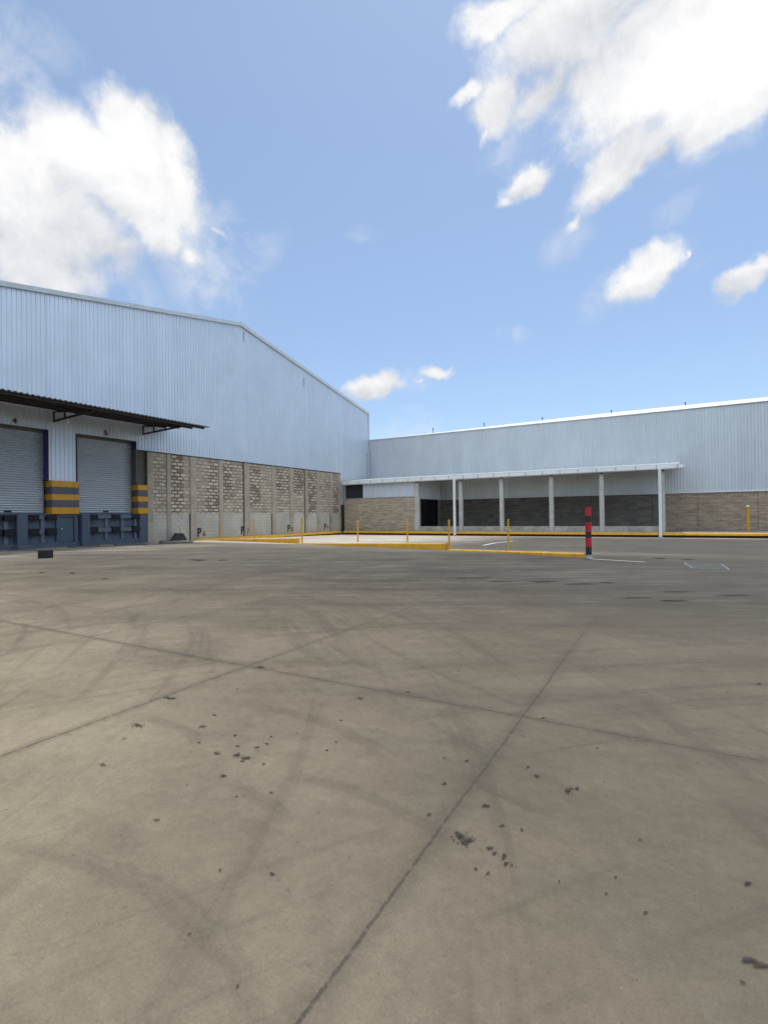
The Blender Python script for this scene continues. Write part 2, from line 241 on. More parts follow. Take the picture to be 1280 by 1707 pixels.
def block_mat(name, axis, face, face2, joint, joint_dark, use_attr=False, smooth_below=None, mortar=.035, slurry=(.5, .66)):
    """hollow concrete blocks with wide recessed joints; 'stain' (an attribute of the wall) darkens the weathered bays"""
    m, N = new_mat(name); x, y, z = N.xyz(N.pos)
    a = y if axis == 'y' else x
    w = N.noise(N.pos, 5.0, 4, .6, color=True); wx, wy, wz = N.xyz(w)
    a2 = N.math('ADD', a, N.math('MULTIPLY', N.math('SUBTRACT', wx, .5), .06))
    z2 = N.math('ADD', z, N.math('MULTIPLY', N.math('SUBTRACT', wy, .5), .05))
    br = N.new('ShaderNodeTexBrick'); N.put(br.inputs['Vector'], N.comb(a2, z2, 0.0))
    br.offset = .5
    for k, v in (('Scale', 1.0), ('Mortar Size', mortar), ('Mortar Smooth', .35), ('Brick Width', .40), ('Row Height', .20), ('Bias', 0.0)): br.inputs[k].default_value = v
    br.inputs['Color1'].default_value = (0, 0, 0, 1); br.inputs['Color2'].default_value = (1, 1, 1, 1)
    mask = N.math('SUBTRACT', 1.0, br.outputs['Fac'])
    rand = N.xyz(br.outputs['Color'])[0]
    big = N.noise(N.vmath('MULTIPLY', N.pos, (1, 1, .6)), .9, 5, .6)
    fine = N.noise(N.pos, 22, 5, .7)
    blot = N.noise(N.pos, 7.0, 5, .65)
    fc = N.mix(N.math('ADD', N.math('MULTIPLY', rand, .55), N.math('MULTIPLY', big, .45)), face, face2)
    jt = N.mix(N.step(big, .4, .65), joint, joint_dark)
    if use_attr:
        at = N.new('ShaderNodeAttribute', attribute_name='stain').outputs['Fac']
        st = N.step(N.math('ADD', at, N.math('MULTIPLY', N.math('SUBTRACT', blot, .5), 1.1)), .3, .75)
        jt = N.mix(st, jt, (.135, .098, .072))
        fc = N.mix(N.math('MULTIPLY', N.step(N.math('ADD', N.math('MULTIPLY', rand, .8), blot), .92, .62), N.math('ADD', N.math('MULTIPLY', st, .6), .08)), fc, (.17, .125, .09))
        edge = N.math('MULTIPLY', N.step(N.math('ADD', rand, N.math('MULTIPLY', blot, .7)), .6, 1.05), .6)
        fc = N.mix(N.math('MULTIPLY', edge, N.math('ADD', N.math('MULTIPLY', st, .4), .6)), fc, (.58, .505, .40))
    course = N.noise(N.vmath('MULTIPLY', N.pos, (.9, .9, 5.5)), 1.5, 6, .68)
    fc = N.vmath('SCALE', fc, N.step(course, .3, .7, .70, 1.28)); jt = N.vmath('SCALE', jt, N.step(course, .3, .7, .78, 1.2))
    # broken joint mask so that some joints vanish under slurry
    mk = N.math('MAXIMUM', mask, N.math('MULTIPLY', N.step(N.noise(N.vmath('MULTIPLY', N.pos, (1, 1, 2.2)), 1.6, 5, .65), slurry[0], slurry[1]), .8 if not use_attr else .45))
    c = N.mix(mk, jt, fc)
    if smooth_below is not None:
        zn = N.math('ADD', z, N.math('MULTIPLY', N.math('SUBTRACT', blot, .5), .10))
        sm = N.step(zn, smooth_below+.03, smooth_below-.03)
        ren = N.mix(N.step(big, .35, .7), (.36, .335, .285), (.47, .44, .375))
        ren = N.mix(N.math('MULTIPLY', br.outputs['Fac'], .22), ren, (.25, .24, .21))
        c = N.mix(sm, c, ren)
    c = N.vmath('SCALE', c, N.math('ADD', N.math('MULTIPLY', fine, .5), .75))
    N.put(N.b.inputs['Base Color'], c); N.b.inputs['Roughness'].default_value = .92
    h = N.math('ADD', N.math('MULTIPLY', mask, .8), N.math('MULTIPLY', fine, .5))
    N.put(N.b.inputs['Normal'], N.bump(h, .5, .012))
    return m
M['block_weathered'] = block_mat('weathered_block_wall', 'y', (.35, .295, .225), (.44, .375, .29), (.285, .24, .185), (.215, .17, .13), True, 1.5, mortar=.045)
M['block_store'] = block_mat('slurried_block_wall', 'x', (.32, .265, .195), (.41, .345, .26), (.31, .255, .185), (.26, .21, .155), mortar=.02, slurry=(.40, .58))
M['block_dark'] = block_mat('dark_block_wall', 'x', (.155, .135, .11), (.20, .175, .145), (.13, .112, .092), (.095, .082, .068), mortar=.014, slurry=(.42, .6))  # darker block tone for the stretch of wall behind the lean-to
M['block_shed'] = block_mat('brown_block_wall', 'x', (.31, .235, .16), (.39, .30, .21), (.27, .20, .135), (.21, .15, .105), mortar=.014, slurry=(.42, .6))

def ground_mat():
    m, N = new_mat('yard_concrete'); P = N.pos; x, y, z = N.xyz(P)
    flat = N.comb(x, y, 0.0)
    n_big = N.noise(flat, .22, 5, .55); n_mid = N.noise(flat, 1.1, 6, .62); n_fin = N.noise(flat, 9, 6, .7); n_grit = N.noise(flat, 120, 3, .7)
    # traffic runs across the yard: streaks drawn out along that direction
    u = N.math('ADD', N.math('MULTIPLY', x, .90), N.math('MULTIPLY', y, .43))
    v = N.math('ADD', N.math('MULTIPLY', x, -.43), N.math('MULTIPLY', y, .90))
    s1 = N.noise(N.comb(N.math('MULTIPLY', u, .10), v, 0.0), 1.1, 6, .62)
    s2 = N.noise(N.comb(N.math('MULTIPLY', u, .22), v, 7.0), 3.6, 5, .6)
    s3 = N.noise(N.comb(u, N.math('MULTIPLY', v, .12), 3.0), 2.2, 5, .6)
    c = N.mix(N.step(n_big, .32, .68), (.225, .205, .168), (.275, .252, .208))
    c = N.mix(N.math('MULTIPLY', N.step(n_mid, .42, .72), .5), c, (.172, .158, .134))
    c = N.mix(N.math('MULTIPLY', N.step(s1, .42, .68), .5), c, (.128, .121, .108))
    c = N.mix(N.math('MULTIPLY', N.step(s2, .5, .72), .28), c, (.31, .288, .245))
    c = N.mix(N.math('MULTIPLY', N.step(s3, .56, .74), .22), c, (.135, .126, .109))
    # the lane worn dark by tyres, and the paler slab under the loading bays
    lane = N.math('MULTIPLY', N.step(y, 3.2, 9.5), N.step(N.math('ADD', y, N.math('MULTIPLY', x, -.05)), 17.5, 15.2))
    lane = N.math('MULTIPLY', lane, N.step(x, -17, -3, .45, 1.0))
    lane = N.math('MULTIPLY', lane, N.math('ADD', N.math('MULTIPLY', s1, .7), .55))
    c = N.mix(N.math('MULTIPLY', lane, .85), c, (.076, .073, .067))
    c = N.mix(N.math('MULTIPLY', N.math('MULTIPLY', lane, N.step(s2, .50, .66)), .38), c, (.27, .255, .225))
    bay = N.math('MULTIPLY', N.step(y, 17.5, 18.5), N.step(N.math('ADD', x, N.math('MULTIPLY', N.math('SUBTRACT', s2, .5), 9.0)), -14, -6))
    c = N.mix(N.math('MULTIPLY', bay, .75), c, (.125, .123, .114))
    bay2 = N.math('MULTIPLY', N.step(y, 18, 19.5), N.step(N.math('ADD', x, N.math('MULTIPLY', N.math('SUBTRACT', s2, .5), 9.0)), -7, -14))
    c = N.mix(N.math('MULTIPLY', bay2, .8), c, (.74, .705, .635))
    edge = N.math('MULTIPLY', N.step(y, 33.0, 33.6), N.step(n_mid, .25, .45))
    c = N.mix(N.math('MULTIPLY', edge, .8), c, (.66, .60, .53))
    dock = N.math('MULTIPLY', N.step(x, -16, -19.5), N.step(y, 18, 15))
    c = N.mix(N.math('MULTIPLY', dock, N.step(s1, .65, .4, .1, .75)), c, (.40, .37, .325))
    near = N.step(N.math('ADD', N.math('ADD', y, N.math('MULTIPLY', x, .3)), n_mid), 3.2, .6, 0, .9)
    c = N.mix(near, c, (.345, .32, .255))
    # slabs differ a little in tone
    tn = N.new('ShaderNodeTexWhiteNoise', noise_dimensions='2D')
    N.put(tn.inputs['Vector'], N.comb(N.math('FLOOR', N.math('DIVIDE', N.math('ADD', x, .82), 2.29)), N.math('FLOOR', N.math('DIVIDE', N.math('SUBTRACT', y, 3.13), 2.66)), 0.0))
    c = N.vmath('SCALE', c, N.math('ADD', N.math('MULTIPLY', tn.outputs['Value'], .13), .935))
    # sweeping tyre tracks: long arcs about the turning points of the lorries
    for tx, ty, fr, sd_ in ((5.5, -3.0, 4.2, 0.0), (-9.0, -2.0, 3.4, 5.0), (2.5, 11.0, 2.6, 9.0)):
        dx = N.math('SUBTRACT', x, tx); dy = N.math('SUBTRACT', y, ty)
        L = N.math('SQRT', N.math('ADD', N.math('MULTIPLY', dx, dx), N.math('MULTIPLY', dy, dy)))
        an = N.math('ARCTAN2', dy, dx)
        t_ = N.noise(N.comb(N.math('MULTIPLY', L, fr), N.math('MULTIPLY', an, 1.6), sd_), 1.0, 5, .68)
        c = N.mix(N.step(t_, .53, .68, 0, .33), c, (.100, .094, .084))
        c = N.mix(N.step(t_, .42, .30, 0, .16), c, (.31, .29, .245))
    # smudges and tyre arcs
    wn = N.vmath('SCALE', N.vmath('SUBTRACT', N.noise(flat, 5, 4, .6, color=True), (.5, .5, .5)), .12)
    fw = N.vmath('ADD', flat, wn); 
    tot = None; blotch = N.math('MULTIPLY', N.math('SUBTRACT', N.noise(N.comb(N.math('MULTIPLY', x, 2.2), N.math('MULTIPLY', y, 5.0), 0.0), 1.4, 6, .7), .42), 4.5)
    for cx_, cy_, ax, ay, bx, by, w in SMUDGES:
        d = N.vmath('SUBTRACT', fw, (cx_, cy_, 0)); det = ax*by - ay*bx
        p = N.vmath('DOT_PRODUCT', d, (by/det, -bx/det, 0), 1); q = N.vmath('DOT_PRODUCT', d, (-ay/det, ax/det, 0), 1)
        r = N.math('ADD', N.math('MULTIPLY', p, p), N.math('MULTIPLY', q, q))
        e = N.step(N.math('ADD', r, blotch), 1.9, -.6, 0, w*.62); tot = e if tot is None else N.math('MAXIMUM', tot, e)
    for cx_, cy_, R, mx, my, ch in ARCS:
        if R > 5: continue
        d = N.vmath('SUBTRACT', fw, (cx_, cy_, 0)); L = N.vmath('LENGTH', d, None, 1)
        wd = .05 + .012*R
        ring = N.step(N.math('ABSOLUTE', N.math('SUBTRACT', L, R)), wd, wd*.3)
        dt = N.math('DIVIDE', N.vmath('DOT_PRODUCT', d, (mx, my, 0), 1), L)
        ring = N.math('MULTIPLY', ring, N.step(dt, ch-.02, ch+(1-ch)*.6, 0, .34))
        tread = N.step(N.noise(N.comb(N.math('MULTIPLY', L, 30.0), N.math('MULTIPLY', dt, 8.0), 0.0), 1.0, 3, .6), .35, .62, .35, 1)
        tot = N.math('MAXIMUM', tot, N.math('MULTIPLY', ring, tread))
    c = N.mix(N.math('MULTIPLY', tot, N.math('ADD', n_fin, .4)), c, (.085, .081, .073))
    # fine speckle
    c = N.vmath('SCALE', c, N.math('ADD', N.math('MULTIPLY', n_fin, .56), .72))
    c = N.vmath('SCALE', c, N.math('ADD', N.math('MULTIPLY', n_grit, .6), .7))
    n_c = N.noise(flat, 30, 6, .72)
    c = N.vmath('SCALE', c, N.math('ADD', N.math('MULTIPLY', n_c, .5), .75))
    patch = N.noise(N.vmath('ADD', flat, N.vmath('SCALE', N.noise(flat, 2.5, 3, .6, color=True), .5)), .9, 7, .7)
    c = N.vmath('SCALE', c, N.step(patch, .3, .7, .86, 1.13))
    chips = N.step(N.noise(N.vmath('ADD', flat, (7, 3, 0)), 48, 2, .5), .735, .76)
    c = N.mix(N.math('MULTIPLY', chips, .6), c, (.42, .40, .35))
    pits = N.step(N.noise(flat, 34, 3, .5), .64, .74)
    c = N.mix(N.math('MULTIPLY', pits, .35), c, (.11, .10, .085))
    c = N.mix(N.step(N.math('ADD', x, N.math('MULTIPLY', n_mid, 2.0)), -2.6, 1.4, 0, .38), c, (.125, .122, .112))
    c = N.vmath('MULTIPLY', c, N.mix(N.step(y, 5, 11), (.765, .665, .555), (.80, .735, .665)))
    # sawn joints between the slabs
    jn = N.math('MULTIPLY', N.math('SUBTRACT', N.noise(flat, 6, 4, .65), .5), .016)
    ju = N.math('MULTIPLY', N.math('SUBTRACT', N.noise(flat, .6, 2, .5), .5), .05)
    jt = None
    for ax_, p0, wdt, st, lim in (('x', -.82, .0068, .92, None), ('x', -3.11, .007, .9, None), ('y', 3.13, .0075, .92, None), ('x', 1.47, .006, .35, None),
                             ('x', -5.4, .006, .4, None), ('y', 5.79, .007, .3, -1.0), ('y', 8.45, .009, .25, None), ('x', -7.7, .007, .3, None)):
        q = x if ax_ == 'x' else y
        dd = N.math('ABSOLUTE', N.math('ADD', N.math('ADD', N.math('SUBTRACT', q, p0), jn), ju))
        core = N.step(dd, wdt*1.5, wdt*.6, 0, st)
        halo = N.math('MULTIPLY', N.step(dd, .09, .0, 0, .9*st), n_mid)
        e = N.math('MAXIMUM', core, halo)
        if lim is not None: e = N.math('MULTIPLY', e, N.step(x, lim, lim+.4))
        jt = e if jt is None else N.math('MAXIMUM', jt, e)
    jt = N.math('MULTIPLY', N.math('MULTIPLY', jt, N.step(N.noise(flat, 22, 5, .75), .34, .58, .38, 1.0)), N.step(y, 8.0, 3.0, .12, 1.0))
    c = N.mix(jt, c, (.074, .063, .048))
    N.put(N.b.inputs['Base Color'], c)
    N.b.inputs['Roughness'].default_value = .93
    N.b.inputs['Specular IOR Level'].default_value = .12
    h = N.math('ADD', N.math('ADD', n_c, N.math('MULTIPLY', n_grit, .7)), N.math('MULTIPLY', jt, -2.5))
    N.put(N.b.inputs['Normal'], N.bump(h, .35, .006))
    return m
M['ground'] = ground_mat()
def oil_mat():
    m, N = new_mat('old_oil'); n = N.noise(N.pos, 55, 5, .7)
    N.put(N.b.inputs['Base Color'], N.mix(N.step(n, .42, .7), (.04, .035, .03), (.085, .075, .063)))
    N.b.inputs['Roughness'].default_value = .9; N.b.inputs['Specular IOR Level'].default_value = .05
    f = N.new('ShaderNodeAttribute', attribute_name='fade').outputs['Fac']
    N.put(N.b.inputs['Alpha'], N.step(N.math('ADD', f, N.math('MULTIPLY', N.math('SUBTRACT', n, .5), 1.1)), .10, 1.0, 0, .8))
    return m
M['oil'] = oil_mat()

# ------------------------------------------------------------------ setting: ground, walkway, stains, lines
g = MB()
xs = [-900, -120] + [-30 + 3*i for i in range(15)] + [120, 900]
ys = [-900, -60, -10] + [0 + 2.5*i for i in range(7)] + [17, 19, 22, 26, 30, 35, 36, 60, 900]
g.add([(x, y, gz(y)) for y in ys for x in xs],
      [(j*len(xs)+i, j*len(xs)+i+1, (j+1)*len(xs)+i+1, (j+1)*len(xs)+i) for j in range(len(ys)-1) for i in range(len(xs)-1)])
tag(g.build('ground', M['ground']), 'grey concrete yard with joints, tyre marks and oil drips', 'ground', kind='structure')

w = MB(); w.box(-24.0, 30, 35.32, 40.1, -.5, -.004)
tag(w.build('walkway', M['slab']), 'raised concrete walkway under the lean-to roof', 'walkway', kind='structure')

st = MB(); FADE = []
def blot(cx_, cy_, ax, ay, bx, by, k=1.0, n=22):
    """an irregular stain: full in the middle, fading out over its rim"""
    ph = [rnd.uniform(0, 6.28) for _ in range(4)]; w_ = rnd.uniform(.75, 1.0)
    blot.k += 1; lift = .003 + .00002*blot.k
    v = [(cx_, cy_, gz(cy_)+lift)]; FADE.append(w_)
    for ring, f in ((.62, w_), (1.30, 0.0)):
        for i in range(n):
            t = 2*math.pi*i/n
            r = ring*k*(1 + .06*math.sin(13*t+ph[1]) + .22*math.sin(2*t+ph[0]) + .16*math.sin(3*t+ph[1]) + .12*math.sin(5*t+ph[2]) + .09*math.sin(8*t+ph[3]))
            X = cx_ + r*(math.cos(t)*ax + math.sin(t)*bx); Y = cy_ + r*(math.cos(t)*ay + math.sin(t)*by)
            v.append((X, Y, gz(Y)+lift)); FADE.append(f)
    st.add(v, [(0, 1+i, 1+(i+1) % n) for i in range(n)] + [(1+i, n+1+i, n+1+(i+1) % n, 1+(i+1) % n) for i in range(n)])
blot.k = 0
for s in SPOTS:
    big = math.hypot(s[2], s[3])
    if s[1] < 3 and math.hypot(s[4], s[5]) > .02:      # larger spills break up into lobes
        blot(*s, k=.72, n=40)
        for q in range(5):
            t = rnd.uniform(0, 6.28); a, b = 1.15*math.cos(t), 1.15*math.sin(t); k_ = rnd.uniform(.10, .2)
            blot(s[0]+a*s[2]+b*s[4], s[1]+a*s[3]+b*s[5], *[c*k_ for c in s[2:]], n=12)
    else: blot(*s, k=.85)
for _ in range(26):                                     # stray drips between them
    X, Y = rnd.uniform(-3.2, .9), rnd.uniform(1.2, 4.2); r = rnd.uniform(.003, .009)
    blot(X, Y, r, 0, 0, r*rnd.uniform(.7, 1.5), n=12)
so = st.build('oil_stains', M['oil']); fa_ = so.data.attributes.new('fade', 'FLOAT', 'POINT'); fa_.data.foreach_set('value', FADE)
tag(so, 'dark oil drips and scuffs dried on the concrete yard', 'stains', kind='structure')

def line(pts, wd):
    l = MB()
    for (x0, y0), (x1, y1) in zip(pts, pts[1:]):
        d = Vector((x1-x0, y1-y0)).normalized(); nn = Vector((-d.y, d.x))*wd/2
        l.add([(x0+nn.x, y0+nn.y, gz(y0)+.004), (x0-nn.x, y0-nn.y, gz(y0)+.004), (x1-nn.x, y1-nn.y, gz(y1)+.004), (x1+nn.x, y1+nn.y, gz(y1)+.004)], [(0,1,2,3)])
    return l
tag(line([(-1.95, 14.68), (-1.1, 14.36), (-.6, 14.22)], .07).build('painted_line', M['white_line']), 'short worn white line running on from the bollard base', 'painted line', kind='structure')
tag(line([(-7.05, 21.0), (-7.35, 23.6), (-7.2, 26.2)], .16).build('painted_line', M['white_line']), 'faint pale line on the grey slab behind the kerbs', 'painted line', kind='structure')

# ------------------------------------------------------------------ left warehouse (gable end over the loading docks)
WX = -24.3
def gable(y): return 10.72 + (.1965*(16.0-abs(y-24.2)))
WH = thing('warehouse', (WX, 24.2, 0), 'tall warehouse with ribbed silver gable wall, dock canopy and two roller doors', 'warehouse')
YL, YR = 8.2, 40.2
wall = MB(); PX = WX-.10
ribs(wall, 'y', PX, YL, 12.39, .19, .024, lambda a: 5.28, lambda a: gable(a)-.02, 1)
ribs(wall, 'y', PX, 12.40, 13.63, .19, .024, lambda a: 3.02, lambda a: gable(a)-.02, 1)
ribs(wall, 'y', PX, 13.64, 16.72, .19, .024, lambda a: 5.28, lambda a: gable(a)-.02, 1)
ribs(wall, 'y', PX, 16.73, 35.4, .19, .024, lambda a: 4.86, lambda a: gable(a)-.02, 1)
ribs(wall, 'y', PX, 35.41, YR, .19, .024, lambda a: 2.2, lambda a: gable(a)-.02, 1)
wall.build('gable_wall', M['metal_gable'], WH)
core = MB()     # the hall behind the sheets
core.prism([(YL, 5.35), (YR, 5.35), (YR, 10.55), (24.2, gable(24.2)-.15), (YL, 10.55)], 'x', WX-45, WX-.16)
core.build('hall_body', M['roof_sheet'], WH)
low = MB(); low.box(WX-45, WX-.62, YL, 16.80, .3, 5.345); low.box(WX-45, WX-.16, 16.81, YR, -.5, 5.345)
low.build('hall_base', M['jamb'], WH)
rt = MB()
for a, b in ((YL-.1, 24.2), (24.2, YR+.05)):
    za, zb = gable(a), gable(b)
    v = []
    for yy, zz in ((a, za), (b, zb)):
        v += [(WX+.02, yy, zz-.10), (WX+.06, yy, zz+.10), (WX-.25, yy, zz+.16), (WX-.25, yy, zz-.10)]
    rt.add(v, [(0,1,5,4), (1,2,6,5), (2,3,7,6), (3,0,4,7), (0,3,2,1), (4,5,6,7)])
rt.build('rake_trim', M['zinc_trim'], WH)
rf = MB()
for a, b in ((YL-.2, 24.2), (24.2, YR+.15)):
    v = [(x, yy, gable(yy)+dz) for x in (WX-45, WX-.26) for yy in (a, b) for dz in (-.05, .09)]
    rf.add(v, [(0,1,3,2), (4,6,7,5), (0,2,6,4), (1,5,7,3), (0,4,5,1), (2,3,7,6)])
rf.build('roof', M['roof_sheet'], WH)
rc = MB(); rc.box(WX-.2, WX+.05, 24.05, 24.35, gable(24.2)+.02, gable(24.2)+.2, .02); rc.build('ridge_cap', M['zinc_trim'], WH)
ct = MB(); ct.box(WX-.12, WX+.0, YR+.002, YR+.07, 4.2, 10.95); ct.build('corner_trim', M['zinc_trim'], WH)
dp = MB(); dp.box(WX-.02, WX+.10, YR-.34, YR-.2, 4.3, 6.9, .015); dp.box(WX-.03, WX+.14, YR-.42, YR-.12, 6.9, 7.05, .015); dp.build('downpipe', M['zinc_trim'], WH)
def seam(y0, z0, z1):
    s = MB(); s.box(WX-.062, WX-.055, y0, y0+.03, z0, z1); s.build('sheet_seam', M['jamb'], WH)
seam(30.75, 11.2, 11.9); seam(24.5, 12.8, 13.5)
# --- roller doors
def shutter(y0, y1):
    s = MB(); z0, z1, p = 1.53, 5.20, .105; prof = []
    k = 0
    X = WX-.42
    while z0 + k*p < z1:
        for uu, d in ((0, -.075), (.33, -.075), (.36, .0), (.42, .022), (.62, .028), (.84, .018), (.99, -.004)):
            prof.append((z0 + (k+uu)*p, d))
        k += 1
    v = []
    for z, d in prof: v += [(X+d, y0, z), (X+d, y1, z)]
    s.add(v, [(2*i, 2*i+1, 2*i+3, 2*i+2) for i in range(len(prof)-1)])
    d = s.build('roller_door', M['shutter'], WH)
    b = MB(); b.box(X-.02, X+.05, y0, y1, 1.513, 1.565, .008); b.build('bottom_rail', M['dock_plate'], d)
    hm = MB(); yy = y0 + (y1-y0)*.52; hm.box(X+.045, X+.10, yy-.13, yy+.13, 1.60, 1.66, .01); hm.build('handle', M['rubber'], d)
    bx = MB(); bx.box(X-.1, X+.07, y0, y1, 5.16, 5.28); bx.build('door_hood', M['jamb'], d)
    return d
for (y0, y1) in ((9.34, 12.36), (13.68, 16.66)):
    d = shutter(y0, y1)
    j = MB(); j.box(WX-.61, WX-.02, y1, y1+.03, 3.03 if y1 < 13 else 4.87, 5.279); j.build('door_jamb', M['door_blue'], d)
    j2 = MB(); j2.box(WX-.61, WX-.04, y0-.03, y0, 3.03, 5.279); j2.build('door_jamb', M['jamb'], d)
    h = MB(); h.box(WX-.61, WX-.05, y0, y1, 5.282, 5.30); h.build('door_head', M['jamb'], d)
tr = MB(); tr.box(WX-.055, WX-.0, 12.395, 12.45, 3.03, 5.32); tr.build('door_trim', M['white_trim'], WH)
tr = MB(); tr.box(WX-.055, WX-.0, 16.70, 16.76, 4.87, 5.32); tr.build('door_trim', M['white_trim'], WH)
jr = MB(); jr.box(WX-.61, WX-.05, 16.69, 16.79, 3.05, 4.86); jr.build('end_jamb', M['jamb'], WH)
# --- striped guard panels beside the doors
def band_mat():
    m, N = new_mat('yellow_and_grey_bands'); x, y, z = N.xyz(N.pos)
    zz = N.math('ADD', z, N.math('MULTIPLY', N.math('SUBTRACT', N.noise(N.pos, 9, 3), .5), .012))
    f = None
    for a, b in ((2.74, 3.1), (2.14, 2.40), (1.4, 1.80)):
        e = N.math('MULTIPLY', N.math('GREATER_THAN', zz, a), N.math('LESS_THAN', zz, b)); f = e if f is None else N.math('MAXIMUM', f, e)
    c = N.mix(f, (.085, .08, .095), (.56, .27, .012))
    c = N.vmath('SCALE', c, N.math('ADD', N.math('MULTIPLY', N.noise(N.pos, 5, 5, .6), .4), .78))
    N.put(N.b.inputs['Base Color'], c); N.b.inputs['Roughness'].default_value = .5
    return m
M['bands'] = band_mat()
for y0, y1 in ((12.48, 13.68), (16.72, 17.28)):
    s = MB(); s.box(WX-.61, WX+.06, y0, y1, 1.50, 3.015, .012); o = s.build('striped_guard', M['bands'], WH)
    if y0 < 14:
        q = MB(); q.box(WX+.061, WX+.075, y1-.22, y1-.19, 1.52, 3.0); q.build('angle_strip', M['bands'], o)
# --- dock face with bumpers
dk = MB()
dk.box(WX-.6, WX-.12, 8.2, 16.80, -.4, 1.508)
dk.box(WX-.118, WX-.02, 8.2, 16.79, -.4, .22)
dk.box(WX-.118, WX-.03, 8.2, 16.79, 1.42, 1.506)
dk.build('dock_face', M['dock_blue'], WH)
for y0, y1, ex in ((11.03, 11.44, .22), (13.74, 14.13, .22), (6.9, 7.2, .2), (16.80, 17.27, .05)):
    p = MB(); p.box(WX-.60, WX+ex-.04, y0, y1, -.4, 1.495, .02); p.build('dock_pier', M['dock_blue'], WH)
ft = MB(); ft.box(WX+.19, WX+.62, 10.85, 11.5, -.3, .16, .03); ft.build('pier_foot', M['dock_blue'], WH)
def bumper(y0, y1, z0, z1):
    b = MB(); b.box(WX-.10, WX+.13, y0, y1, z0, z1, .018)
    o = b.build('dock_bumper', M['rubber'], WH)
def plate(y0, y1, z0, z1, name='bumper_plate', x=.03):
    b = MB(); b.box(WX-.11, WX+x, y0, y1, z0, z1, .006); b.build(name, M['dock_plate'], WH)
for z0, z1 in ((1.24, 1.47), (.58, .86)):
    for y0, y1 in ((14.15, 14.56), (15.28, 15.70), (16.38, 16.78), (11.47, 11.92), (12.24, 12.66), (10.05, 10.5), (10.58, 10.95)): bumper(y0, y1, z0, z1)
    for y0, y1 in ((14.57, 15.27), (15.71, 16.37), (9.5, 10.04)): plate(y0, y1, z0+.03, z1-.05)
    plate(11.93, 12.12, z0+.03, z1-.06)
for y0, y1 in ((14.98, 15.14), (15.82, 15.97), (12.05, 12.22), (16.55, 16.68), (10.62, 10.78)): plate(y0, y1, .222, 1.415, 'bumper_post', -.045)
# small access hatch between the docks
fr = MB()
fr.box(WX-.115, WX-.01, 12.70, 12.84, .22, 1.37); fr.box(WX-.115, WX-.01, 13.50, 13.66, .22, 1.37); fr.box(WX-.115, WX-.012, 12.70, 13.66, 1.371, 1.419)
F = fr.build('hatch_frame', M['dock_blue'], WH)
hd = MB(); hd.box(WX-.119, WX-.085, 12.85, 13.49, .23, 1.36, .006); H = hd.build('hatch_door', plain('dark_blue_hatch_paint', (.055, .085, .115), .5, 0, .12, 2, .1), WH)
kn = MB(); kn.box(WX-.08, WX-.03, 12.9, 12.98, .78, .86, .01); kn.build('handle', M['grey_metal'], H)
# --- dock canopy
cx0, cx1 = WX-.02, WX+3.2
cp = MB()
def zc(x): return 6.30 + (x-cx0)/(cx1-cx0)*(5.99-6.30)
pts = []
a = 6.5
while a < 18.62:
    for uu, d in ((0, 0), (.3, 0), (.45, 1), (.75, 1), (.9, 0)):
        pts.append((a+uu*.2, d*.045))
    a += .2
v = []
for yy, d in pts:
    for x in (cx0, cx1): v += [(x, yy, zc(x)+d), (x, yy, zc(x)+d+.008)]
nf = []
for i in range(len(pts)-1):
    A, B = 4*i, 4*i+4
    nf += [(A, A+2, B+2, B), (A+1, B+1, B+3, A+3), (A+2, A+3, B+3, B+2), (A, B, B+1, A+1)]
cp.add(v, nf)
CAN = cp.build('dock_canopy', M['canopy_sheet'], WH)
for xx, yend in ((WX+.35, 18.1), (WX+1.3, 18.3), (WX+2.2, 18.42), (WX+3.0, 18.5)):
    p = MB(); p.box(xx-.035, xx+.035, 6.6, yend, zc(xx)-.115, zc(xx)-.005); p.build('purlin', M['dark_steel'], CAN)
for yb in (12.60, 17.05, 8.1):
    b = MB(); x0, x1 = WX+.0, WX+3.05; t = .07
    za = zc(x0)-.125; zb = zc(x1)-.125
    b.bar((x0, yb, za-t/2), (x1, yb, zb-t/2), .06, t)
    b.bar((x0, yb, 5.71), (x1-.02, yb, zb-t/2-.02), .06, .085)
    b.bar((x0+.04, yb, 5.66), (x0+.04, yb, za-.01), .06, .06)
    for fx in (.30, .60):
        X = x0+fx*(x1-x0); zz = 5.71+(zb-t/2-.02-5.71)*fx
        b.bar((X, yb, zz), (X, yb, zc(X)-.14), .055, .06)
    b.build('canopy_bracket', M['dark_steel'], CAN)
lm = MB(); lm.tube((WX+1.05, 12.66, 5.62), (WX+1.05, 12.66, 5.80), .02, 8); lm.tube((WX+1.05, 12.66, 5.52), (WX+1.05, 12.66, 5.64), .06, 12, .045)
lm.build('lamp', M['lamp'], CAN)

# --- painted or sheet-cut writing
def text(txt, mat, name, parent, y0, y1, z0, z1, x, bold=.02):
    cu = bpy.data.curves.new('t', 'FONT'); cu.body = txt; cu.size = 1; cu.extrude = .004; cu.offset = bold
    ob = bpy.data.objects.new('t', cu); COL.objects.link(ob)
    me = bpy.data.meshes.new_from_object(ob.evaluated_get(bpy.context.evaluated_depsgraph_get()))
    bpy.data.objects.remove(ob)
    xs_ = [q.co.x for q in me.vertices]; ys_ = [q.co.y for q in me.vertices]
    X0, X1, Y0, Y1 = min(xs_), max(xs_), min(ys_), max(ys_)
    base = Vector(parent['_o'])
    for q in me.vertices:
        yy = y0 + (q.co.x-X0)/(X1-X0)*(y1-y0); zz = z0 + (q.co.y-Y0)/(Y1-Y0)*(z1-z0)
        q.co = Vector((x + q.co.z, yy, zz)) - base
    me.materials.clear(); me.materials.append(mat)
    o = bpy.data.objects.new(name, me); COL.objects.link(o); o.parent = parent; o['_o'] = parent['_o']
    return o
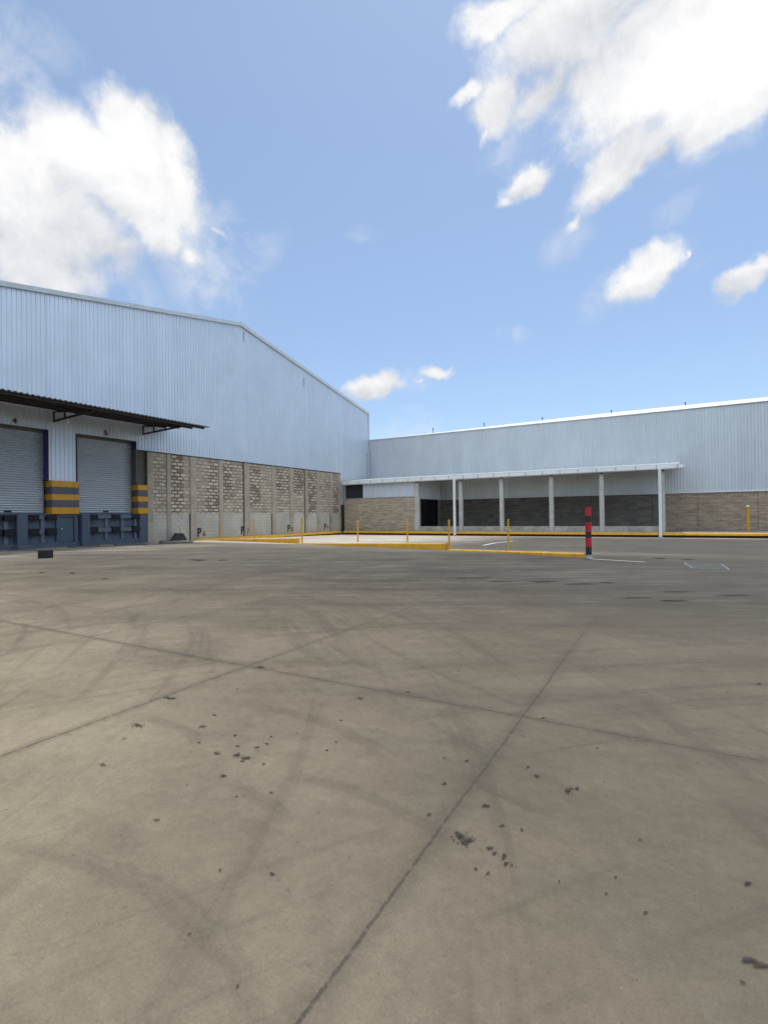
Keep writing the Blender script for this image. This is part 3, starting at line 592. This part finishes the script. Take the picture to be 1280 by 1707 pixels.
text('4', M['sign_red'], 'door_number', WH, 10.97, 11.15, 5.38, 5.63, WX-.05, .035)
text('5', M['sign_red'], 'door_number', WH, 14.99, 15.18, 5.39, 5.65, WX-.05, .035)

# ------------------------------------------------------------------ weathered block wall with bays P6 to P9
BW = thing('block_wall', (WX, 26.3, 0), 'tall weathered concrete block wall marked P6 to P9 below the silver gable', 'wall')
STAIN = [(18.75, 19.6, 1.5, 4.9, 1), (21.2, 22.2, 1.5, 3.2, 1), (21.4, 22.15, 3.2, 4.8, .7), (22.5, 23.4, 2.2, 4.7, .8), (24.8, 25.9, 1.9, 4.8, .75),
         (27.4, 28.85, 3.0, 4.7, .85), (29.3, 30.5, 2.9, 4.8, .8), (31.0, 32.1, 1.4, 4.8, .8), (32.5, 33.8, 3.2, 4.2, .5), (34.3, 35.1, 1.4, 4.0, 1)]
bw = MB(); Y0, Y1, Z0, Z1 = 17.285, 35.4, -.5, 4.82; ny, nz = 190, 54
bw.add([(WX-.01, Y0+(Y1-Y0)*i/ny, Z0+(Z1-Z0)*j/nz) for j in range(nz+1) for i in range(ny+1)],
       [(j*(ny+1)+i, j*(ny+1)+i+1, (j+1)*(ny+1)+i+1, (j+1)*(ny+1)+i) for j in range(nz) for i in range(ny)])
bw.add([(WX-.01, Y0, Z1), (WX-.01, Y1, Z1), (WX-.155, Y1, Z1), (WX-.155, Y0, Z1)], [(0,1,2,3)])
bw.add([(WX-.01, Y1, Z0), (WX-.01, Y1, Z1), (WX-.155, Y1, Z1), (WX-.155, Y1, Z0)], [(0,1,2,3)])
bwo = bw.build('block_face', M['block_weathered'], BW)
at = bwo.data.attributes.new('stain', 'FLOAT', 'POINT')
def soft(v, a, b, e): return max(0, min(1, (v-a)/e+.5))*max(0, min(1, (b-v)/e+.5))
vals = []
for q in bwo.data.vertices:
    y_, z_ = q.co.y + 26.3, q.co.z
    vals.append(max([w_*soft(y_, a, b, .2)*soft(z_, c, d_, .5) for a, b, c, d_, w_ in STAIN] + [.08]))
at.data.foreach_set('value', vals)
for y0, y1 in ((17.29, 17.62), (18.49, 18.75), (20.06, 20.46), (22.21, 22.52), (24.33, 24.78), (26.97, 27.36), (28.89, 29.25), (30.66, 30.95), (32.14, 32.47), (33.91, 34.27), (35.12, 35.39)):
    p = MB(); p.box(WX-.02, WX+.045, y0, y1, -.4, 4.805, .012); p.build('pilaster', M['pilaster'], BW)
for y0, z1 in ((24.24, 4.84), (30.57, 4.84), (19.98, 1.52), (26.89, 1.5), (33.83, 1.5)):
    p = MB(); p.box(WX-.02, WX+.012, y0, y0+.075, -.4, z1-.03); p.build('expansion_joint', M['groove'], BW)
cap = MB(); cap.box(WX-.15, WX+.06, 16.80, 35.42, 4.822, 4.858, .01); cap.build('coping', M['groove'], BW)
tm = MB(); tm.box(WX-.15, WX-.01, 16.80, 35.40, 4.859, 4.93); tm.build('base_trim', M['zinc_trim'], BW)
for t, a, b, xp, xn in (('6', 20.55, 20.93, .016, -.004), ('7', 24.02, 24.50, .016, .0465), ('8', 28.59, 28.97, -.004, .0465), ('9', 33.07, 33.43, -.004, -.004)):
    text('P', M['sign_black'], 'painted_letter', BW, a, a+.28, .12, .65, WX+xp, .03)
    text(t, M['sign_red'], 'painted_number', BW, b, b+.22, .15, .48, WX+xn, .015)

# ------------------------------------------------------------------ far shed
SY = 40.2
SH = thing('storage_shed', (-4, SY, 0), 'long low shed with ribbed grey metal wall above brown blocks behind the lean-to', 'shed')
sw = MB(); ribs(sw, 'x', SY, -24.25, 24, .18, .034, lambda a: 2.56, lambda a: 8.25, -1); sw.build('metal_wall', M['metal_shed'], SH)
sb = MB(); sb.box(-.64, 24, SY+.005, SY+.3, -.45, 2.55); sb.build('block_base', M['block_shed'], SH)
sb = MB(); sb.box(-24.2, -.645, SY+.005, SY+.3, -.45, 2.55); tag(sb.build('block_base', M['block_dark'], SH), 'darker block base under the lean-to roof')
hb = MB(); hb.box(-24.2, 24, SY+.31, SY+30, -.45, 8.2); hb.build('shed_body', M['roof_sheet'], SH)
tb = MB(); tb.box(-24.2, 24, SY-.06, SY+.0, 2.50, 2.565, .008); tb.build('base_trim', M['white_trim'], SH)
for xx in (-15.2, -11.9, -8.6, -5.3, -1.0, 1.7, 5.0, 9.0):
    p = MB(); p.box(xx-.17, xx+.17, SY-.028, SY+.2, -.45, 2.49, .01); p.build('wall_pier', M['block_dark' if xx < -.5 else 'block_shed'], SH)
rtm = MB(); prof_x = [(-24.25, .03), (-18.0, .10), (-12.0, .19), (-4.0, .27), (24, .28)]
v = []
for xx, hh in prof_x: v += [(xx, SY-.10, 8.20), (xx, SY-.13, 8.235), (xx, SY+.12, 8.245+hh), (xx, SY+.5, 8.245+hh), (xx, SY+.5, 8.20)]
rtm.add(v, [(5*i+k, 5*i+(k+1) % 5, 5*i+5+(k+1) % 5, 5*i+5+k) for i in range(len(prof_x)-1) for k in range(5)] + [(0,1,2,3,4), (24,23,22,21,20)])
rtm.build('roof_trim', M['white_trim'], SH)
for xx, hh in ((-18.01, .32), (-13.41, .28), (-8.7, .26), (-3.76, .26), (.9, .28)):
    p = MB(); p.tube((xx, SY+.4, 8.3), (xx, SY+.4, 8.47+hh), .028, 8); p.tube((xx, SY+.4, 8.42+hh), (xx, SY+.4, 8.5+hh), .045, 8); p.build('roof_rod', M['dark_steel'], SH)

# ------------------------------------------------------------------ lean-to in front of it
FY = 35.7
LT = thing('lean_to_shelter', (-11.7, FY, 0), 'open lean-to with white gutter, concrete columns, low wall and block store at its left end', 'shelter')
rfm = MB()
pts = []; a = -24.0
while a < .42:
    for uu, d in ((0, 0), (.6, 0), (.7, 1), (.9, 1)): pts.append((a+uu*.25, d*.03))
    a += .25
v = []
for xx, d in pts:
    for yy, zz in ((FY-.18, 4.16), (SY-.04, 4.62)): v += [(xx, yy, zz+d), (xx, yy, zz+d+.006)]
nf = []
for i in range(len(pts)-1):
    A, B = 4*i, 4*i+4
    nf += [(A, A+2, B+2, B), (A+1, B+1, B+3, A+3), (A+2, A+3, B+3, B+2), (A, B, B+1, A+1)]
rfm.add(v, nf); rfm.build('roof_sheet', M['roof_sheet'], LT)
gt = MB(); gt.prism([(FY-.30, 4.11), (FY-.32, 3.90), (FY-.26, 3.84), (FY-.10, 3.84), (FY-.10, 4.11), (FY-.115, 4.11), (FY-.115, 3.86), (FY-.25, 3.86), (FY-.303, 3.905), (FY-.285, 4.11)], 'x', -24.05, .64)
GUT = gt.build('gutter', M['white_trim'], LT)
fa = MB(); fa.box(-24.05, .42, FY-.17, FY-.13, 4.118, 4.185, .004); fa.build('roof_edge', M['white_trim'], LT)
xx = -23.6
while xx < .6:
    s = MB(); s.box(xx-.02, xx+.02, FY-.335, FY-.318, 3.88, 4.12); s.build('strap', M['grey_metal'], GUT); xx += 1.14
for xx, mt, r in ((-13.9, 'white_post', .075), (-.62, 'white_post', .075)):
    p = MB(); p.box(xx-.08, xx+.08, 34.93, 35.08, gz(35)+.02, 3.84, .012); po = p.build('post', M[mt], LT)
    b = MB(); b.box(xx-.12, xx+.12, 34.88, 35.13, gz(35)-.02, gz(35)+.06, .01); b.build('post_foot', M['grey_metal'], po)
    ar = MB(); ar.bar((xx, 35.0, 3.80), (xx, 35.5, 3.80), .08, .06); ar.build('post_arm', M[mt], po)
for xx in (-17.32, -13.70, -10.60, -7.15, -3.97, -.50):
    wd = .2 if xx < -17 else .14
    p = MB(); p.box(xx-wd, xx+wd, FY-.0, FY+.26, -.02, 3.78, .015); p.build('column', M['column'], LT)
    c = MB(); c.box(xx-.1, xx+.1, FY-.02, FY+.2, 3.781, 3.86); c.build('column_bracket', M['dark_steel'], LT)
bm_ = MB(); bm_.box(-24.0, .4, FY+.02, FY+.14, 3.862, 4.0); bm_.build('eave_beam', M['canopy_sheet'], LT)
for xa, xb in ((-17.11, -13.85), (-13.55, -10.75), (-10.45, -7.30), (-7.0, -4.12), (-3.82, -.65)):
    p = MB(); p.box(xa, xb, FY+.03, FY+.2, -.02, .36, .012); p.build('low_wall', M['plinth'], LT)
# store at the left end
s = MB(); s.box(-24.15, -17.53, FY+.03, FY+.2, -.4, 2.64); s.build('store_wall', M['block_store'], LT)
s = MB(); s.box(-24.1, -17.53, FY+.0, FY+.22, 2.641, 2.70, .01); s.build('sill', M['pilaster'], LT)
s = MB(); s.box(-24.15, -24.0, FY+.02, FY+.24, 2.705, 3.84); s.build('corner_pier', M['pilaster'], LT)
lv = MB(); lv.box(-24.0, -22.32, FY+.14, FY+.18, 2.705, 3.83)
for i in range(10):
    z0 = 2.73+i*.11; lv.add([(-24.0, FY+.135, z0+.09), (-22.32, FY+.135, z0+.09), (-22.32, FY+.06, z0), (-24.0, FY+.06, z0), (-24.0, FY+.14, z0+.08), (-22.32, FY+.14, z0+.08), (-22.32, FY+.065, z0-.012), (-24.0, FY+.065, z0-.012)], [(0,1,2,3), (4,7,6,5), (3,2,6,7), (0,4,5,1)])
lv.build('louvre', M['louvre'], LT)
ex = [-22.24, -21.06, -19.93, -18.73, -17.54]
for a, b in zip(ex, ex[1:]):
    p = MB(); p.box(a+.03, b-.03, FY+.10, FY+.13, 2.71, 3.83); po = p.build('window_panel', M['panel'], LT)
for a in ex[:-1]:
    p = MB(); p.box(a-.028, a+.028, FY+.06, FY+.14, 2.705, 3.835, .006); p.build('mullion', M['white_trim'], LT)
# the store's side wall inside the lean-to, with its dark doorway
s = MB(); ribs(s, 'y', -17.2, 35.98, SY-.05, .19, .03, lambda a: 2.52, lambda a: 4.15+(a-35.7)*.09, 1); s.build('side_sheet', M['metal_shed'], LT)
for ya, yb in ((35.97, 36.2), (39.75, 40.15)):
    s = MB(); s.box(-17.45, -17.22, ya, yb, -.01, 2.51); s.build('side_wall', M['block_store'], LT)
s = MB(); s.box(-17.36, -17.28, 36.21, 39.74, .0, 2.50); dd = s.build('store_door', M['door_dark'], LT)
for i in range(7):
    q = MB(); yy = 36.45+i*.48; q.box(-17.279, -17.265, yy, yy+.03, .02, 2.48); q.build('door_rib', M['door_dark'], dd)
s = MB(); s.box(-24.1, -17.4, FY+.25, FY+.35, 2.7, 3.85); s.build('store_lining', M['jamb'], LT)

# ------------------------------------------------------------------ kerbs
kb = MB(); kb.prism([(35.318, -.002), (35.24, -.002), (35.08, -.05), (35.05, -.165), (35.31, -.18)], 'x', -23.85, 30)
K = kb.build('kerb', M['yellow'], None, (-4, 35.1, -.3))
tag(K, 'long yellow edged kerb along the front of the lean-to walkway', 'kerb', 'yellow kerbs')
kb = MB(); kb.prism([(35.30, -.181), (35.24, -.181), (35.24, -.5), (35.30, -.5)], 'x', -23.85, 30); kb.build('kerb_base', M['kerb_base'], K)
kb = MB(); kb.prism([(WX+.05, .01), (WX+.15, .01), (WX+.33, -.04), (WX+.36, -.165), (WX+.05, -.18)], 'y', 20.2, 35.04)
K = kb.build('kerb', M['yellow'], None, (WX, 28, -.2))
tag(K, 'yellow edged kerb along the foot of the tall block wall', 'kerb', 'yellow kerbs')
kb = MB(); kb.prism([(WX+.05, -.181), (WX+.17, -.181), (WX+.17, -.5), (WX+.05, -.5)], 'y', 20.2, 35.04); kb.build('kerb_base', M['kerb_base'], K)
def wedge(p, q, h0, h1, wd, label):
    p = Vector((*p, 0)); q = Vector((*q, 0)); d = (q-p).normalized(); nn = Vector((-d.y, d.x, 0))*wd
    if nn.y < 0: nn = -nn
    n = 10; c = .025; v = []
    for i in range(n+1):
        t = i/n; a = p.lerp(q, t); h = h0+(h1-h0)*t + rnd.uniform(-.004, .004); z = gz(a.y)
        for off, zz in ((0, -.15), (0, h-c), (c/wd, h), (1-c/wd, h), (1, h-c), (1, -.15)):
            w_ = a + nn*off; v.append((w_.x, w_.y, z+zz))
    mb = MB(); mb.add(v, [(6*i+k, 6*i+(k+1) % 6, 6*i+6+(k+1) % 6, 6*i+6+k) for i in range(n) for k in range(6)] + [tuple(range(6)), tuple(range(6*n, 6*n+6))])
    o = mb.build('kerb', M['yellow'], None, (p.x, p.y, 0)); tag(o, label, 'kerb', 'yellow kerbs')
wedge((-23.6, 20.95), (-16.0, 19.48), .03, .25, .22, 'yellow wedge kerb rising towards the yard, ending below the P8 mark')
wedge((-15.7, 18.96), (-7.15, 17.08), .03, .235, .22, 'yellow wedge kerb rising to a tall end, middle of the three in a row')
wedge((-7.05, 17.02), (-2.17, 15.02), .03, .115, .22, 'low thin yellow kerb that ends at the red and black bollard')

# ------------------------------------------------------------------ posts, bollard
def post(x, y, hgt, r, label, cap=False):
    mb = MB(); z = gz(y)
    mb.tube((x, y, z-.1), (x, y, z+hgt), r, 14); mb.tube((x, y, z+hgt), (x, y, z+hgt+.012), r, 14, r*.6)
    o = mb.build('guard_post', M['yellow_post'], None, (x, y, z)); return tag(o, label, 'post', 'thin yellow guard posts')
post(-15.55, 19.35, 1.22, .042, 'thin yellow post at the tall end of the kerb below the P8 mark')
post(-22.49, 23.34, 1.25, .034, 'thin yellow post in front of the wall just right of the P7 mark')
post(-23.3, 21.45, 1.0, .03, 'thin yellow post in front of the wall just right of the P6 mark')
post(-23.75, 18.9, .88, .02, 'faint thin yellow post by the wall above the black wedge left of P6')
post(-14.05, 22.0, 1.12, .04, 'thin yellow post before the left part of the block store wall')
post(-11.6, 22.8, 1.16, .04, 'thin yellow post before the concrete column at the store corner')
post(-7.02, 16.84+.28, 1.08, .034, 'thin yellow post where the middle kerb meets the low kerb')
post(-4.66, 16.42, 1.08, .03, 'thin yellow post behind the low kerb left of the bollard')
mb = MB(); mb.tube((3.93, 37.0, -.02), (3.93, 37.0, 1.50), .085, 18)
GP = mb.build('guard_post', M['yellow_post'], None, (3.93, 37, 0)); tag(GP, 'thick yellow pipe post with pale cap by the brown wall', 'post')
mb = MB(); mb.tube((3.93, 37.0, 1.50), (3.93, 37.0, 1.57), .095, 18, .07); mb.build('post_cap', M['white_post'], GP)

bx_, by_ = -2.0, 14.86
BO = thing('bollard', (bx_, by_, 0), 'red and black banded round bollard standing at the end of the low kerb', 'bollard')
R = .078
bands = [(.05, .10, 'grey_metal'), (.10, .32, 'black'), (.32, .57, 'red'), (.57, .72, 'black'), (.72, .99, 'red'), (.99, 1.17, 'black'), (1.17, 1.42, 'red')]
for a, b, k in bands:
    mb = MB()
    if b > 1.4:
        mb.tube((bx_, by_, a), (bx_, by_, b-.05), R, 24)
        # top cut on a slant
        n = 24; v = []
        for i in range(n):
            t = 2*math.pi*i/n; X, Y = bx_+R*math.cos(t), by_+R*math.sin(t); v += [(X, Y, b-.05), (X, Y, b-.02+.25*(X-bx_))]
        mb.add(v, [(2*i, 2*((i+1) % n), 2*((i+1) % n)+1, 2*i+1) for i in range(n)], True); mb.add(v, [tuple(2*i+1 for i in range(n))])
    else: mb.tube((bx_, by_, a), (bx_, by_, b), R + (.004 if k == 'grey_metal' else 0), 24)
    mb.build('red_band' if k == 'red' else 'black_band' if k == 'black' else 'steel_sleeve', M[k], BO)
mb = MB(); mb.tube((bx_, by_, -.03), (bx_, by_, .05), .115, 20, .10); mb.build('base_collar', M['grey_metal'], BO)

# ------------------------------------------------------------------ loose things in the yard
BX = thing('rubber_block', (-17.7, 8.9, 0), 'black rubber block lying alone on the yard before dock door 4', 'block')
mb = MB()
c_, s_ = math.cos(.5), math.sin(.5)
def rot(x, y, z, ox, oy): return (ox + x*c_-y*s_, oy + x*s_+y*c_, z)
tmp = MB(); tmp.box(-.165, .165, -.14, .14, .0, .26, .014); mb.add([rot(*q, -17.7, 8.9) for q in tmp.v], tmp.f); mb.build('block_body', M['rubber'], BX)
mb = MB()      # flared black rubber piece
wy, wx = 18.75, -23.85
v = [(wx+.35, wy-.5, .005), (wx+.35, wy+.42, .005), (wx-.1, wy+.45, .005), (wx-.1, wy-.35, .005), (wx+.2, wy-.16, .40), (wx+.2, wy+.30, .38), (wx-.05, wy+.3, .40), (wx-.05, wy-.1, .42)]
mb.add(v, [(0,3,2,1), (4,5,6,7), (0,1,5,4), (1,2,6,5), (2,3,7,6), (3,0,4,7)])
tag(mb.build('rubber_wedge', M['rubber'], None, (wx, wy, 0)), 'black flared rubber wedge standing at the foot of the block wall', 'wedge')
def flat(name, pts, h, mat, label, cat, tilt=0):
    z = [gz(p[1]) for p in pts]
    mb = MB(); n = len(pts)
    v = [(x, y, gz(y)+.004) for x, y in pts] + [(x+rnd.uniform(-.01, .01), y, gz(y)+h+tilt*(i % 2)) for i, (x, y) in enumerate(pts)]
    mb.add(v, [tuple(range(n))[::-1], tuple(range(n, 2*n))] + [(i, (i+1) % n, n+(i+1) % n, n+i) for i in range(n)])
    tag(mb.build(name, mat, None, (pts[0][0], pts[0][1], 0)), label, cat)
flat('rubber_strip', [(-23.9, 17.75), (-23.5, 17.7), (-23.45, 18.2), (-23.85, 18.25)], .07, M['rubber'], 'small flat black rubber strip beside the black wedge', 'strip')
flat('ramp_hump', [(-22.6, 16.7), (-22.0, 16.5), (-20.9, 17.4), (-21.3, 17.75)], .10, concrete('grey_patch', (.13, .125, .115), (.2, .19, .17), 2), 'low grey concrete hump on the ground before the black wedge', 'hump', .01)
flat('steel_plate', [(-23.6, 12.75), (-23.0, 12.6), (-22.3, 13.3), (-22.75, 13.75)], .045, M['debris'], 'dark plate lying flat below the hatch between the docks', 'plate', .015)
flat('steel_plate', [(-22.9, 14.5), (-22.4, 14.35), (-21.4, 15.15), (-21.9, 15.55)], .05, M['debris'], 'dirty plate with a raised edge lying before dock door 5', 'plate', .02)
flat('cardboard_sheet', [(-21.9, 12.9), (-21.4, 12.7), (-20.3, 14.3), (-20.9, 14.55)], .012, concrete('pale_sheet', (.3, .27, .21), (.38, .35, .28), 3), 'thin pale sheet lying on the ground in front of the dock plates', 'sheet')

MC = thing('manhole_cover', (.65, 13.7, 0), 'rectangular pale framed manhole cover set in the dark yard', 'manhole cover')
corner = [(.22, 14.35), (.36, 12.98), (1.06, 13.0), (1.0, 14.42)]
mb = MB(); v = [(x, y, .005) for x, y in corner] + [(x+(.65-x)*.1, y+(13.7-y)*.06, .008) for x, y in corner]
mb.add(v, [(i, (i+1) % 4, 4+(i+1) % 4, 4+i) for i in range(4)]); mb.build('cover_frame', plain('pale_steel_frame', (.21, .205, .19), .7, .1, .25, 8, .1), MC)
mb = MB(); v = [(x+(.65-x)*.09, y+(13.7-y)*.055, .010) for x, y in corner]; mb.add(v, [(0,1,2,3)]); mb.build('cover_plate', concrete('worn_cover', (.060,.056,.049), (.088,.082,.071), 3), MC)

# ------------------------------------------------------------------ light, sky
SUN_EL, SUN_AZ = math.radians(SUNEL), math.radians(SUNAZ)      # azimuth from +Y towards +X
sd = Vector((math.sin(SUN_AZ)*math.cos(SUN_EL), math.cos(SUN_AZ)*math.cos(SUN_EL), math.sin(SUN_EL)))
L = bpy.data.lights.new('Sun', 'SUN'); L.energy = SUNSTR; L.angle = math.radians(.55); L.color = (1, .955, .88)
lo = bpy.data.objects.new('Sun', L); COL.objects.link(lo); lo.rotation_euler = sd.to_track_quat('Z', 'Y').to_euler(); lo.location = (0, 0, 60)
W = bpy.data.worlds.new('World'); scene.world = W; W.use_nodes = True
N = NT(W.node_tree); bg = N.n['Background']; bg.inputs['Strength'].default_value = SKYSTR
sky = N.new('ShaderNodeTexSky', sky_type='NISHITA'); sky.sun_disc = False
sky.sun_elevation = SUN_EL; sky.sun_rotation = SUN_AZ; sky.air_density = 1.0; sky.dust_density = 1.2; sky.ozone_density = 1.5; sky.altitude = 900
d0 = N.new('ShaderNodeTexCoord').outputs['Generated']
warp = N.vmath('SUBTRACT', N.noise(d0, 5.0, 4, .6, color=True), (.5, .5, .5))
d = N.vmath('ADD', d0, N.vmath('SCALE', warp, .10))
d = N.vmath('ADD', d, N.vmath('SCALE', N.vmath('SUBTRACT', N.noise(d0, 22.0, 3, .62, color=True), (.5, .5, .5)), .022))
gr = bpy.data.node_groups.new('cloud_puff', 'ShaderNodeTree')
for nm in ('Dir', 'Centre', 'A', 'B'): gr.interface.new_socket(nm, in_out='INPUT', socket_type='NodeSocketVector')
for nm in ('Weight', 'Prev'): gr.interface.new_socket(nm, in_out='INPUT', socket_type='NodeSocketFloat')
gr.interface.new_socket('Out', in_out='OUTPUT', socket_type='NodeSocketFloat')
G = NT(gr); gi = G.new('NodeGroupInput'); go = G.new('NodeGroupOutput')
e = G.vmath('SUBTRACT', gi.outputs['Dir'], gi.outputs['Centre'])
p = G.vmath('DOT_PRODUCT', e, gi.outputs['A'], 1); q = G.vmath('DOT_PRODUCT', e, gi.outputs['B'], 1)
r = G.math('SQRT', G.math('ADD', G.math('MULTIPLY', p, p), G.math('MULTIPLY', q, q)))
front = G.math('GREATER_THAN', G.vmath('DOT_PRODUCT', gi.outputs['Dir'], gi.outputs['Centre'], 1), .2)
val = G.math('MULTIPLY', G.math('SUBTRACT', gi.outputs['Weight'], r), 1.0)
val = G.math('SUBTRACT', G.math('MULTIPLY', G.math('ADD', val, 2.0), front), 2.0)
G.put(go.inputs[0], G.math('SMOOTH_MAX', val, gi.outputs['Prev'], .18))
prev = -2.0
for b in CLOUDS:
    k = N.new('ShaderNodeGroup'); k.node_tree = gr
    N.put(k.inputs['Dir'], d); k.inputs['Centre'].default_value = b[0:3]; k.inputs['A'].default_value = b[3:6]; k.inputs['B'].default_value = b[6:9]
    k.inputs['Weight'].default_value = b[9]; N.put(k.inputs['Prev'], prev); prev = k.outputs[0]
fb = N.noise(d0, 8.0, 9, .66, .2); fb2 = N.noise(N.vmath('ADD', d0, (sd.x*.02+.012, sd.y*.02, sd.z*.028)), 8.0, 5, .62, .2)
dens = N.math('ADD', prev, N.math('MULTIPLY', N.math('SUBTRACT', fb, .5), 1.15))
alpha = N.step(dens, -.09, .42)
veil = None; vn = N.step(N.noise(d0, 13.0, 5, .62, .3), .36, .66)
for b in VEILS:
    e = N.vmath('SUBTRACT', d, b[0:3])
    p = N.vmath('DOT_PRODUCT', e, b[3:6], 1); q = N.vmath('DOT_PRODUCT', e, b[6:9], 1)
    t = N.step(N.math('ADD', N.math('MULTIPLY', p, p), N.math('MULTIPLY', q, q)), 1.1, .0, 0, b[9]); veil = t if veil is None else N.math('MAXIMUM', veil, t)
veil = N.math('MULTIPLY', N.math('MULTIPLY', veil, vn), N.math('SUBTRACT', 1.0, alpha))
alpha = N.math('ADD', alpha, N.math('MULTIPLY', veil, .62))
lit = N.math('ADD', N.math('MULTIPLY', N.math('SUBTRACT', fb, fb2), 1.15), .84)
lit = N.math('SUBTRACT', lit, N.step(dens, .7, .1, 0, .12))
for b in SHADES:            # bases of the cumulus in their own shade, crowns in the sun
    e = N.vmath('SUBTRACT', d, b[0:3])
    p = N.vmath('DOT_PRODUCT', e, b[3:6], 1); q = N.vmath('DOT_PRODUCT', e, b[6:9], 1)
    lit = N.math('ADD', lit, N.step(N.math('ADD', N.math('MULTIPLY', p, p), N.math('MULTIPLY', q, q)), 1.2, .0, 0, b[9]))
ccol = N.mix(N.math('ADD', lit, 0.0, clamp=True), (CL*.60, CL*.645, CL*.72), (CL*1.2, CL*1.19, CL*1.18))
skyc = N.mix(1.0, sky.outputs[0], SKYTINT, 'MULTIPLY')
haze = N.mix(SKYHAZE, skyc, SKYPALE)
front_sky = N.mix(N.math('MULTIPLY', alpha, .97), haze, ccol)
# unseen bright cloud added behind the camera to fill the shaded walls
side = N.vmath('DOT_PRODUCT', d0, (.6, -.8, 0), 1)
fill_bank = N.math('MULTIPLY', N.step(side, -.42, .02), N.math('MULTIPLY', N.step(N.xyz(d0)[2], .16, .58), N.step(N.noise(d0, 2.6, 3, .55), .33, .5)))
N.put(bg.inputs['Color'], N.mix(fill_bank, front_sky, FILL_BANK))

# ------------------------------------------------------------------ camera
cam = bpy.data.cameras.new('Camera'); co = bpy.data.objects.new('Camera', cam); COL.objects.link(co)
cam.sensor_fit = 'HORIZONTAL'; cam.sensor_width = 36; cam.lens = 36*845.70/1280; cam.clip_start = .05; cam.clip_end = 3000
co.matrix_world = Matrix(((CAMROT[0][0], CAMROT[0][1], CAMROT[0][2], 0), (CAMROT[1][0], CAMROT[1][1], CAMROT[1][2], 0), (CAMROT[2][0], CAMROT[2][1], CAMROT[2][2], 1.25), (0, 0, 0, 1)))
scene.camera = co
for o in list(scene.objects):
    if '_o' in o: del o['_o']
vs = scene.view_settings; vs.view_transform = 'Standard'; vs.look = 'None'; vs.exposure = EXPO; vs.gamma = 1; vs.use_curve_mapping = False
scene.cycles.max_bounces = 5
scene.cycles.adaptive_threshold = .025; scene.cycles.adaptive_min_samples = 16
W.cycles.sampling_method = 'MANUAL'; W.cycles.sample_map_resolution = 512
